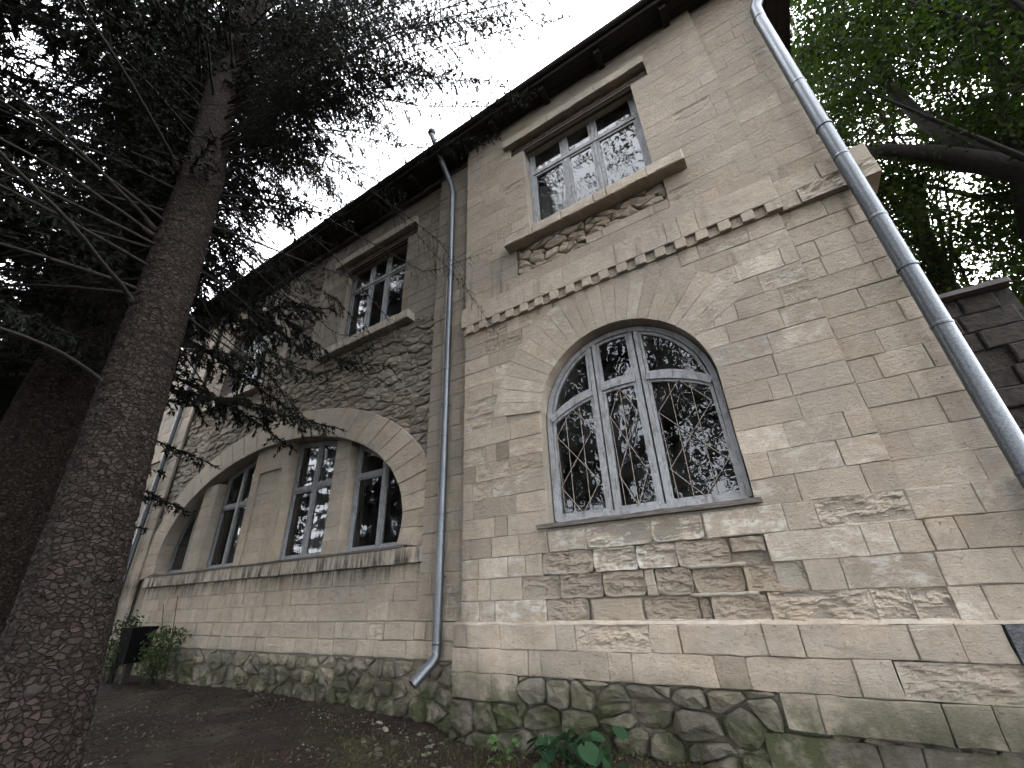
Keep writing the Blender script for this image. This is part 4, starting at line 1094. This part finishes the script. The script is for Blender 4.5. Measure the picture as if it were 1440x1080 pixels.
def surf(u, v, r=.2):
    k = np.argmin(np.hypot(FPX[:, 0] - u, FPX[:, 1] - v)); d = AX @ np.array([u - 720, 540 - v, -F_PX]); d /= np.linalg.norm(d)
    off = np.hypot(*(FPX[k] - (u, v))) / F_PX * np.linalg.norm(FINE[k]); r = .212 if FINE[k, 2] > 1 else .222
    return d * (np.linalg.norm(FINE[k]) - math.sqrt(max(.0004, r * r - min(off, r * .98) ** 2)))
def dead_limb(parent, u0, v0, u1, v1, dz, r=.022, ys=1.0, twigs=True):
    """bare limb from a knot on the trunk to where its far end shows, dz above or below the knot"""
    S = surf(u0, v0); Eo = AX @ np.array([u1 - 720, 540 - v1, -F_PX]); Eo = Eo * ((S[2] + dz) / Eo[2])
    lim = 3.2; dv = Eo - S; Ln = np.linalg.norm(dv)
    m = 12; P = [S + dv * t + np.array([0, 0, .05 * math.sin(t * 3.1)]) + .02 * np.array([nz(t * 4, u0, 0), nz(t * 4, u0, 5), nz(t * 4, v0, 9)]) for t in np.linspace(-.04, 1.15, m)]
    V, F = tube(P, np.linspace(r, r * .45, m), 8); o = MB().add(V, F).build('dead_limb', 'limb', parent, True)
    V, F = tube([P[0] - dv / Ln * .03, P[0] + dv / Ln * .05, P[1]], [r * 2.4, r * 1.6, r], 8); MB().add(V, F).build('knot', 'limb', o, True)
for a in ((187, 427, 0, 215, -.15, .021), (212, 328, 0, 195, -.1, .018), (214, 318, 4, 118, .1, .02), (250, 235, 106, -5, .0, .02), (272, 150, 122, -5, .1, .016),
          (300, 148, 284, -5, .2, .02), (327, 88, 318, -10, .2, .02), (147, 540, 0, 462, -.1, .017)):
    dead_limb(SP1, *a)
for (u, v, r) in ((52, 812, .016), (118, 818, .022), (47, 972, .018), (130, 668, .014), (222, 470, .016), (170, 660, .012)):
    c = surf(u, v); n_ = -c / np.linalg.norm(c); V, F = tube([c - n_ * .05, c + n_ * .006, c + n_ * .022 + np.array([0, 0, .004]), c + n_ * .024 + np.array([0, 0, .006])], [r * 2.6, r * 1.9, r * 1.1, r * .5], 9)
    MB().add(V, F).build('branch_stub', 'limb', SP1, True)
cr = Crown()
z = 2.6
while z < 13:
    c = on_trunk(z); k = rng.integers(5, 8); a0_ = rng.uniform(0, 6.28)
    for i in range(k):
        az = a0_ + i * 6.283 / k + rng.normal(0, .2); Ln = rng.uniform(2.6, 4.3) * (1 - max(0, z - 9) / 15)
        dxn, dyn = math.cos(az), math.sin(az)
        if z < 7.3 and dyn > .25: Ln = min(Ln, (3.3 - 1.0) / dyn * .9)     # boughs stop short of the facade
        live = z > 3.7
        if not live and dyn > -.3 and dxn > -.2: continue
        # the side towards the open yard is bare up to the crown
        da = (az - math.atan2(-c[1], -c[0]) + math.pi) % (2 * math.pi) - math.pi
        if z < 12 and abs(da) < .9: continue
        near = z < 7.6 and dyn > .1 and dxn > -.75 and rng.random() < .8
        if near: Ln *= rng.uniform(.5, .9)
        spruce_limb(cr, c, az, Ln, rng.uniform(-.05, .18), rng.uniform(.12, .35), .017, 0 if near else (205 if live else 0), nl=.045, nw=.010, hang=1.6 if near else 1.2, bare=.15, tgap=.12 if near else (.08 if live else .14))
    z += rng.uniform(.27, .38)
# boughs drooping in front of the facade, ends read from the photograph
def bough(u0z, ends, dens, r0=.0105, **kw):
    dens = dens * 2; kw = {'nl': .042, 'nw': .009, **kw}
    S = on_trunk(u0z); P = [S] + [px(u, v, y) for u, v, y in ends]; P = np.array(P)
    d = np.r_[0, np.cumsum(np.linalg.norm(np.diff(P, axis=0), axis=1))]; t = np.linspace(0, d[-1], 16)
    spruce_limb(cr, None, 0, 0, 0, 0, r0, dens, pts=np.stack([np.interp(t, d, P[:, k]) for k in range(3)], 1), **kw)
bough(4.3, [(420, 285, 1.9), (520, 340, 2.6), (600, 385, 3.2), (690, 352, 3.75)], 0, hang=1.6, tgap=.10, tw=.9)
bough(4.9, [(440, 190, 1.9), (560, 300, 2.7), (650, 400, 3.4), (700, 470, 3.8)], 0, hang=1.8, tgap=.10, tw=.9)
bough(4.5, [(400, 300, 1.8), (470, 360, 2.4), (540, 440, 3.0), (590, 520, 3.5)], 0, hang=1.8, tgap=.09, tw=1.0)
bough(4.1, [(360, 360, 1.8), (420, 420, 2.4), (470, 470, 3.0), (560, 480, 3.6)], 0, hang=1.8, tgap=.08, tw=1.0)
bough(5.2, [(450, 230, 1.9), (540, 280, 2.5), (620, 340, 3.2), (665, 420, 3.7)], 0, hang=1.8, tgap=.09, tw=1.0)
bough(3.7, [(320, 420, 1.8), (360, 480, 2.4), (400, 560, 3.0), (430, 620, 3.4)], 0, hang=1.5, tgap=.09, tw=1.0)
bough(3.6, [(330, 400, 1.9), (400, 450, 2.6), (480, 510, 3.2), (545, 515, 3.6)], 150, hang=1.0, tgap=.07, bare=.25, tw=.8)
bough(3.4, [(320, 430, 1.8), (380, 500, 2.4), (450, 530, 3.0), (520, 490, 3.4)], 120, hang=1.0, tgap=.07, bare=.3, tw=.8)
bough(3.2, [(310, 470, 1.8), (370, 520, 2.5), (430, 590, 3.1), (470, 610, 3.4)], 60, hang=1.4, tgap=.08, bare=.45, tw=.9)
bough(2.4, [(300, 560, 2.0), (340, 560, 2.6), (385, 590, 3.2)], 130, hang=.6, tgap=.08, bare=.45, tw=.7)
bough(3.3, [(320, 380, 1.8), (390, 420, 2.6), (450, 440, 3.2)], 90, hang=1.2, tgap=.07, bare=.3, tw=.8)
bough(4.0, [(330, 340, 1.8), (400, 380, 2.5), (470, 420, 3.1), (520, 470, 3.6)], 60, hang=1.6, tgap=.09, bare=.5, tw=.9)
bough(6.2, [(480, 130, 1.9), (600, 150, 2.5), (690, 150, 2.9), (750, 130, 3.1)], 170, hang=1.8, tgap=.055, bare=.3, tw=.75)
bough(6.6, [(500, 90, 1.9), (620, 110, 2.5), (710, 120, 2.9), (740, 150, 3.2)], 170, hang=1.6, tgap=.055, bare=.3, tw=.75)
bough(5.6, [(460, 180, 1.9), (580, 210, 2.6), (650, 200, 3.0), (700, 190, 3.2)], 130, hang=1.8, tgap=.06, bare=.4, tw=.75)
for k in range(96):
    u = rng.uniform(400, 800); roof = 430 - (u - 300) * .735; v = rng.uniform(-130, max(-60, roof - 25)); y = rng.uniform(1.7, 3.5); T_ = px(u, v, y)
    if not (4.6 < T_[2] < 14): continue
    L_ = np.hypot(T_[0] + 3.7, T_[1] - 1.0); z0_ = T_[2] + rng.uniform(-.05, .25) * L_; S_ = on_trunk(min(z0_, 14)); m1_ = S_ * .62 + T_ * .38 + [0, 0, .10 * L_]; m2_ = S_ * .25 + T_ * .75 + [0, 0, .08 * L_]
    Pq = np.array([S_, m1_, m2_, T_]); dq = np.r_[0, np.cumsum(np.linalg.norm(np.diff(Pq, axis=0), axis=1))]; tq = np.linspace(0, dq[-1], 12)
    spruce_limb(cr, None, 0, 0, 0, 0, .011, rng.choice([40, 110, 190]), pts=np.stack([np.interp(tq, dq, Pq[:, q]) for q in range(3)], 1), hang=1.5, tgap=.085, bare=.25, tw=.85, nl=.042, nw=.0095)
cr.build(SP1, 'needle', 'twig')

# --- the spruces behind it, then extra ones added out of view for shade
def spruce(x, y, r, lean, label, zc, h, n_per, seed, dens=55, nl=.075, nw=.02, res=(84, 300), Lb=(2.2, 3.6), az_skip=None):
    g = ground_z(x, y)
    t = empty('spruce_tree', (x, y, g), label, 'tree')
    P = [(x - lean * .12, y, g - .25), (x, y, g + .6), (x + lean * .4, y, 3), (x + lean * 1.1, y, 9), (x + lean * 1.5, y, h)]
    bark_trunk('trunk', P, [r * 1.2, r, r * .86, r * .55, .03], t, res[0], res[1], .055, .016, seed, .05)
    c_ = Crown(); z = zc
    while z < h - .5:
        c = np.array([np.interp(z, [p[2] for p in P], [p[k] for p in P]) for k in range(3)]); a0_ = rng.uniform(0, 6.28)
        for i in range(n_per):
            az = a0_ + i * 6.283 / n_per + rng.normal(0, .25); f = (z - zc) / (h - zc)
            if az_skip and az_skip(math.cos(az), math.sin(az), z): continue
            spruce_limb(c_, c, az, rng.uniform(*Lb) * (1.05 - f), rng.uniform(-.05, .15), rng.uniform(.15, .4), .03, dens * 1.35, nl * 1.05, nw * 1.25, hang=1.3, bare=.15, tgap=.125)
        z += rng.uniform(.42, .6)
    c_.build(t, 'needle', 'twig'); return t
p2 = px(52, 640, 1.15)
spruce(-7.0, 1.05, .40, .55, 'spruce partly hidden behind the nearest thick spruce trunk', 2.6, 15, 5, 5)
spruce(-10.6, .9, .38, .4, 'slim dark spruce beyond the two big spruce trunks', 1.6, 15, 5, 6, 45, .09, .024, (64, 200))
spruce(-15.5, 1.6, .35, .2, 'far spruce past the end of the house, foliage down to the ground', .3, 14, 6, 7, 35, .11, .03, (48, 120))
spruce(-13.5, -3.0, .35, .2, 'far spruce away from the house with low sweeping boughs', .3, 14, 6, 8, 35, .11, .03, (48, 120))
spruce(-5.2, -1.9, .34, .1, 'unseen spruce added in the yard to shade the upper wing wall', 3.6, 16, 6, 9, 32, .115, .033, (48, 160), az_skip=lambda a, b, z: z < 6 and a > .1)  # added out of view; shades the upper wing, trunk and ground
spruce(-9.3, -2.4, .34, .1, 'second unseen spruce added in the yard to deepen the shade on the wing', 2.0, 15, 5, 10, 30, .12, .034, (48, 160))  # another out-of-view tree, added to shade the wing

# --- broadleaf trees
def broadleaf(name_label, x, y, h, r, cl_r, n_leaf, leaf, mat, limbs, group=None, z0=None, spread=3.0, zlow=3.0, n_cl=60, extra=None, avoid=None, cat='tree'):
    g = ground_z(x, y); t = empty('broadleaf_tree', (x, y, g), name_label, cat, group)
    P = np.array([(x + .25 * nz(k * .7, x, y), y + .25 * nz(k * .7, y, x), g - .2 + (h * .8 + .2) * k / 9) for k in range(10)])
    V, F = tube(P, np.linspace(r, r * .25, 10), 14); MB().add(V, F).build('trunk', 'bark2', t, True)
    c_ = Crown(); tips = []
    for L in limbs: 
        m = 10; Q = np.array(L[0], float); d = np.r_[0, np.cumsum(np.linalg.norm(np.diff(Q, axis=0), axis=1))]; s = np.linspace(0, d[-1], m)
        Q = np.stack([np.interp(s, d, Q[:, k]) for k in range(3)], 1)
        V, F = tube(Q, np.linspace(L[1], L[2], m), 12); MB().add(V, F).build('limb', 'bark2', t, True)
        for q in Q[3:]: tips += [q + rng.normal(size=3) * .7 for _ in range(2)]
    for k in range(n_cl):
        a = rng.uniform(0, 6.283); zz = rng.uniform(zlow, h); rr = spread * math.sqrt(rng.random()) * (1 - .55 * max(0, (zz - h * .5) / (h * .6)))
        c = np.array([x + rr * math.cos(a), y + rr * math.sin(a), zz])
        i = min(9, max(3, int((zz - g) / h * 8))); S = P[i] * 1.0; S[2] -= .6
        mid = (S + c) / 2 + rng.normal(size=3) * .25
        c_.twig([S, mid, c], .05 * r / .25, .008, 5); tips.append(c)
    if extra is not None: tips += list(extra)
    for c in tips:
        if avoid and avoid(c): continue
        c_.leaves(c, cl_r * rng.uniform(.6, 1.2), int(n_leaf * rng.uniform(.6, 1.3)), leaf, leaf * .62)
        for k in range(4):
            e = c + rng.normal(size=3) * cl_r * .6; c_.twig([c, (c + e) / 2 + rng.normal(size=3) * .05, e], .010, .003, 3)
    c_.build(t, mat, 'bark2'); return t
YT = 7.0
limbA = [px(1560, 262, YT), px(1440, 240, YT), px(1380, 228, YT), px(1310, 216, YT), px(1225, 210, YT + .2)]
limbB = [px(1400, 225, YT), px(1340, 195, YT + .1), px(1300, 172, YT + .2), px(1240, 110, YT + .3), px(1200, 30, YT + .4)]
limbC = [px(1450, 330, YT + .6), px(1410, 150, YT + .5), px(1390, 40, YT + .5), px(1370, -60, YT + .5)]
def sun_gap(c):
    u, v = proj(c); return (abs(u - 1345) < 45 and abs(v - 262) < 38) or (abs(u - 1385) < 40 and abs(v - 375) < 28) or (abs(u - 1375) < 28 and abs(v - 130) < 30)
ext = []
for k in range(680):
    u, v = rng.uniform(1110, 1560), rng.uniform(-260, 440); y = rng.uniform(7.3, 11.5) if v > 90 else rng.uniform(5.6, 11); p = px(u, v, y)
    if p[0] > 2.15: ext.append(p)
broadleaf('big broadleaf tree with a heavy horizontal limb behind the house corner', 5.6, 7.3, 12, .42, .55, 210, .088, 'leaf',
          [(limbA, .20, .09), (limbB, .12, .04), (limbC, .11, .03)], extra=ext, n_cl=40, zlow=6.5, spread=4, avoid=sun_gap)
lm = [px(1345, 440, 8.5), px(1325, 385, 8.4), px(1300, 330, 8.4), px(1290, 250, 8.6)]
broadleaf('thin dark-stemmed tree growing behind the ruined garden wall', lm[0][0] + .1, 8.5, 9.5, .16, .5, 60, .10, 'leaf', [(lm, .14, .05)], n_cl=26, zlow=2.5, spread=1.6, avoid=sun_gap)
broadleaf('yellow-green tree peeping over the roof eave', -3.6, 14.5, 25.5, .3, .9, 120, .22, 'leafy', [], n_cl=34, zlow=17, spread=3.0)
broadleaf('tall green tree rising over the roof ridge behind the house', 3.3, 13.8, 24, .3, .9, 120, .22, 'leaf', [], n_cl=30, zlow=15, spread=2.2)
GB = 'broadleaf trees across the yard'
for i, (x, y, h) in enumerate(((-4.5, -6.5, 15), (.5, -7.5, 16), (5.5, -6.5, 15), (-9, -9, 15), (10.5, -3.5, 14), (2.5, -13, 18), (-3.5, -14, 18))):
    broadleaf('broadleaf tree across the yard, facing the house and mirrored in its panes', x, y, h, .25, .85, 80, .21, 'leaf', [], GB, n_cl=95, zlow=1.8, spread=2.8)
broadleaf('tall broadleaf tree behind the viewer, its high crown mirrored in the upper storey panes', .9, -4.4, 18, .2, .8, 110, .16, 'leaf', [], n_cl=150, zlow=9.0, spread=4.6)

# ================================================================== ruined garden wall behind the corner
GW = empty('stone_wall', (2.4, 6.0, -1.3), 'dark ruined stone wall with a slab coping behind the house corner', 'wall')
ztop = px(1345, 420, 6.0)[2]
core = MB().box((1.6, 6.04, -1.6), (2.78, 6.35, ztop - .02), (.2, .3, 0)).build('wall_core', 'shadestone', GW)
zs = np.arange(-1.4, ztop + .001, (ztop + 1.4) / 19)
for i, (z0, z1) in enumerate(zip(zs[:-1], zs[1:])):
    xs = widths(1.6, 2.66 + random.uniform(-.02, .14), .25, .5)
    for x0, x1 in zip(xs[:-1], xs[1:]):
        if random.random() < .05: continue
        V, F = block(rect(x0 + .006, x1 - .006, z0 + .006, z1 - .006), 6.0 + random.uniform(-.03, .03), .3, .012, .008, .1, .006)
        MB().add(V, F, (random.gauss(.2, .2), abs(random.gauss(.3, .2)), -1)).build('wall_block', 'shadestone', GW)
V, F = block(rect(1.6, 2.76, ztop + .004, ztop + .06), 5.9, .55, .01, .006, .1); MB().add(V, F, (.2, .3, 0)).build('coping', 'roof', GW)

# ================================================================== yard things
def leaf_disc(r, lobes=0, fold=.12, n=10, pointed=0.0):
    V = [(0, 0, 0)]
    for k in range(n + 1):
        a = -math.pi * .93 + 2 * math.pi * .93 * k / n; rr = r * (1 + pointed * max(0, math.cos(a)) ** 6)
        V.append((rr * (math.cos(a) + .55) , rr * math.sin(a), fold * r * abs(math.sin(a)) - .12 * r * math.cos(a)))
    me = bpy.data.meshes.new('leaf'); me.from_pydata(V, [], [(0, k, k + 1) for k in range(1, n + 1)])
    at = me.attributes.new('tint', 'FLOAT_COLOR', 'POINT'); at.data.foreach_set('color', np.tile([.5, 0, 0, 1], len(V)).astype(np.float32)); return me
def leaflet(l, wd):
    P = [(0, 0), (.25, .42), (.55, .5), (.85, .22), (1, 0), (.85, -.22), (.55, -.5), (.25, -.42)]
    V = [(l * x, wd * y, -.10 * l * x * x + .25 * wd * abs(y)) for x, y in P] + [(l * .55, 0, -.02 * l)]
    me = bpy.data.meshes.new('leaf'); me.from_pydata(V, [], [(8, k, (k + 1) % 8) for k in range(8)])
    at = me.attributes.new('tint', 'FLOAT_COLOR', 'POINT'); at.data.foreach_set('color', np.tile([.6, 0, 0, 1], len(V)).astype(np.float32)); return me
def put_leaf(me, mat, parent, base, p, yaw, pitch, roll=0, sc=1):
    if not me.materials: me.materials.append(M[mat])
    o = bpy.data.objects.new('leaf', me); COL.objects.link(o); o.parent = parent
    o.location = Vector(p) - Vector(base); o.rotation_euler = (roll, pitch, yaw); o.scale = (sc, sc, sc); return o
# broad-leaved weed at the wall foot
b0 = px(805, 1085, 3.72); b0[2] = ground_z(b0[0], b0[1])
W1 = empty('broad_leaved_weed', tuple(b0), 'low clump of dark green rounded leaves at the mossy wall foot', 'plant')
lm_ = [leaf_disc(r, pointed=.25) for r in (.038, .045, .05)]
st = MB()
for k in range(42):
    u, v = random.uniform(752, 880), random.uniform(1022, 1100) + random.uniform(0, 12); y = random.uniform(3.5, 3.86)
    if u > 850 and v < 1050: continue
    p = px(u, v, y)
    if p[2] < ground_z(p[0], p[1]) + .02: p[2] = ground_z(p[0], p[1]) + random.uniform(.04, .2)
    V, F = tube([(p[0] * .6 + b0[0] * .4, p[1] * .6 + b0[1] * .4, ground_z(p[0], p[1]) - .01), tuple(p * .8 + np.array([b0[0], b0[1], p[2]]) * .2 - np.array([0, 0, .04])), tuple(p)], .0025, 4); st.add(V, F, (.3, 0, 0))
    put_leaf(random.choice(lm_), 'bluegreen', W1, b0, p, random.uniform(0, 6.28), random.uniform(.1, .8), random.uniform(-.4, .4), random.uniform(1.0, 1.6))
st.build('stem', 'bluegreen', W1)
b1 = px(712, 1075, 3.80); b1[2] = ground_z(b1[0], b1[1])
W2 = empty('creeper_seedling', tuple(b1), 'young creeper with pale green five-fingered leaves at the wall foot', 'plant')
ll = [leaflet(.062, .036), leaflet(.05, .03)]; st = MB()
for k in range(13):
    p = px(random.uniform(690, 733), random.uniform(1032, 1078), random.uniform(3.62, 3.86))
    V, F = tube([tuple(b1), tuple((p + b1) / 2 + np.array([0, 0, .03])), tuple(p)], .002, 4); st.add(V, F, (.4, 0, 0)); yw0 = random.uniform(-2.6, -.6)
    for j in range(5): put_leaf(random.choice(ll), 'vine', W2, b1, p, yw0 + (j - 2) * .62, random.uniform(.35, .7), random.uniform(-.2, .2), 1 - .14 * abs(j - 2))
st.build('stem', 'vine', W2)
# litter bin on a post
bx, by = -10.05, 3.72; bz = ground_z(bx, by)
BN = empty('litter_bin', (bx, by, bz), 'black litter bin on a short post, overgrown, by the mossy plinth', 'bin')
MB().box((bx - .05, by - .05, bz - .05), (bx + .05, by + .05, bz + .42)).build('post', 'post', BN)
mb = MB(); zb0, zb1 = bz + .30, bz + .80
mb.add([(bx - .17, by - .14, zb0), (bx + .17, by - .14, zb0), (bx + .17, by + .14, zb0), (bx - .17, by + .14, zb0), (bx - .23, by - .18, zb1), (bx + .23, by - .18, zb1), (bx + .23, by + .18, zb1), (bx - .23, by + .18, zb1)],
       [(0, 3, 2, 1), (0, 1, 5, 4), (1, 2, 6, 5), (2, 3, 7, 6), (3, 0, 4, 7)]); mb.build('bin_body', 'bin', BN)
V, F = ribbon([(bx - .24, zb1), (bx + .24, zb1)], .05, by - .19, by + .19); MB().add(V, F).build('bin_rim', 'bin', BN)
def shrub(name, c, rad, n, leaf, mat, label, stems=10):
    g = ground_z(c[0], c[1]); t = empty(name, (c[0], c[1], g), label, 'shrub'); k_ = Crown()
    for _ in range(stems):
        e = np.array([c[0] + rng.normal() * rad[0] * .6, c[1] + rng.normal() * rad[1] * .5, g + rng.uniform(.5, 1.0) * rad[2] * 2]); m_ = (e + np.array([c[0], c[1], g])) / 2 + rng.normal(size=3) * .05
        k_.twig([(c[0] + rng.normal() * .06, c[1] + rng.normal() * .05, g - .03), m_, e], .008, .003, 4)
        k_.leaves(e, max(rad) * .32, n // stems, leaf, leaf * .5); k_.leaves(m_, max(rad) * .3, n // (2 * stems), leaf, leaf * .5)
    k_.build(t, mat, 'twig'); return t
shrub('shrub', (-9.2, 3.75), (.42, .2, .36), 700, .06, 'shrub', 'small leafy shrub growing against the plinth beside the black bin', 14)
shrub('climbing_weed', (-10.3, 3.62), (.42, .18, .50), 520, .065, 'shrub', 'straggly pale weed hanging over the black litter bin', 12)
for k, (u, v0_, v1_) in enumerate(((236, 905, 850), (246, 905, 838))):
    S = px(u, v0_, 3.85); Eo = px(u - 6 + 10 * k, v1_, 3.9); S[2] = ground_z(S[0], S[1])
    V, F = tube([S, (S + Eo) / 2 + np.array([.03, 0, 0]), Eo], [.008, .006, .004], 5)
    tag(MB().add(V, F).build('bare_stem', 'twig', None), ('straight' if k == 0 else 'leaning') + ' bare thin stem rising from the shrub against the pale wall', 'stem')
# stone chips under the downpipe spout
chip = []
for k in range(26):
    u, v = random.gauss(600, 42), random.gauss(1040, 14); y = None
    d = AX @ np.array([u - 720, 540 - v, -F_PX]); p = d * (-1.22 / d[2]); 
    if p[1] > 3.95 or p[1] < 2: p[1] = random.uniform(3.2, 3.9)
    p[2] = ground_z(p[0], p[1]); r = random.uniform(.018, .05)
    a = sorted(random.uniform(0, 6.28) for _ in range(6)); V = [(p[0] + r * 1.3 * math.cos(q), p[1] + r * math.sin(q), p[2] - .01) for q in a] + [(p[0] + r * .8 * math.cos(q), p[1] + r * .6 * math.sin(q), p[2] + r * random.uniform(.25, .5)) for q in a]
    F = [(i, (i + 1) % 6, 6 + (i + 1) % 6, 6 + i) for i in range(6)] + [tuple(range(6, 12))]
    tag(MB().add(V, F, (random.gauss(.6, .1), .1, .5)).build('stone_chip', 'stone'), 'pale broken stone chip lying on the soil under the downpipe spout', 'stone chip', 'stone chips under the downpipe spout')
# gravel, needle litter, fallen twigs, grass
def scatter(n, xr, yr, f=None):
    x = rng.uniform(*xr, n); y = rng.uniform(*yr, n); m_ = np.array([f(a, b) for a, b in zip(x, y)]) if f else np.ones(n, bool)
    return np.array([(a, b, ground_z(a, b)) for a, b in zip(x[m_], y[m_])])
C = scatter(26000, (-12.5, 1.5), (1.2, 4.05), lambda a, b: nz(a * 1.1, b * 1.1, 3) > -.12 or random.random() < .25)
D = np.column_stack([rng.normal(size=(len(C), 2)), rng.uniform(-.05, .25, len(C))])
V, F = quads(C + [0, 0, .004], D, rng.uniform(.02, .07, len(C)), rng.uniform(.004, .014, len(C)), np.array([0, 0, 1.]))
o = fastmesh('needle_litter', V, F, 'dryleaf', None, tint=np.repeat(rng.random(len(C)) ** 2, 4), kind='stuff'); tag(o, 'brown spruce needle and leaf litter strewn over the soil', 'litter'); o['kind'] = 'stuff'
C = scatter(2600, (-9, .5), (2.0, 4.05), lambda a, b: nz(a * .9, b * .9, 11) > .02 or (abs(a + 3.2) < 1.1 and b > 2.8)); mb = MB()
for p in C:
    r = random.uniform(.005, .018); V = [(p[0] - r, p[1], p[2] - .003), (p[0], p[1] - r, p[2] - .003), (p[0] + r, p[1], p[2] - .003), (p[0], p[1] + r, p[2] - .003), (p[0] + r * .2, p[1] + r * .1, p[2] + r * .8)]
    mb.add(V, [(0, 1, 4), (1, 2, 4), (2, 3, 4), (3, 0, 4)], (random.gauss(.45, .15), .2, .2))
o = mb.build('gravel', 'rubble', None, kind='stuff'); tag(o, 'fine pale gravel scattered over the dark soil', 'gravel')
cr = Crown()
for p in scatter(170, (-11, 0), (1.6, 4.0)):
    a = rng.uniform(0, 6.28); l = rng.uniform(.1, .55); q = p + np.array([math.cos(a) * l, math.sin(a) * l, .02]); q[2] = ground_z(q[0], q[1]) + .012
    cr.twig([p + [0, 0, .006], (p + q) / 2 + rng.normal(size=3) * [.02, .02, .004] + [0, 0, .008], q], .006, .003, 3)
cr.fine(); o = fastmesh('fallen_twigs', cr.fv, cr.ff, 'limb', None, kind='stuff'); tag(o, 'thin fallen twigs lying over the soil', 'twigs')
C = scatter(9000, (-5.2, 0.6), (2.3, 4.0), lambda a, b: (b > 3.3 and a > -2.9 and random.random() < .8) or (nz(a * 1.3, b * 1.3, 21) > .12 and -4.6 < a < -2.2 and random.random() < .5))
D = np.column_stack([rng.normal(0, .4, (len(C), 2)), np.ones(len(C))])
V, F = quads(C - [0, 0, .005], D, rng.uniform(.02, .075, len(C)), rng.uniform(.003, .007, len(C)))
o = fastmesh('grass', V, F, 'grass', None, tint=np.repeat(rng.random(len(C)), 4), kind='stuff'); tag(o, 'short sparse grass on the soil along the wall foot', 'grass')
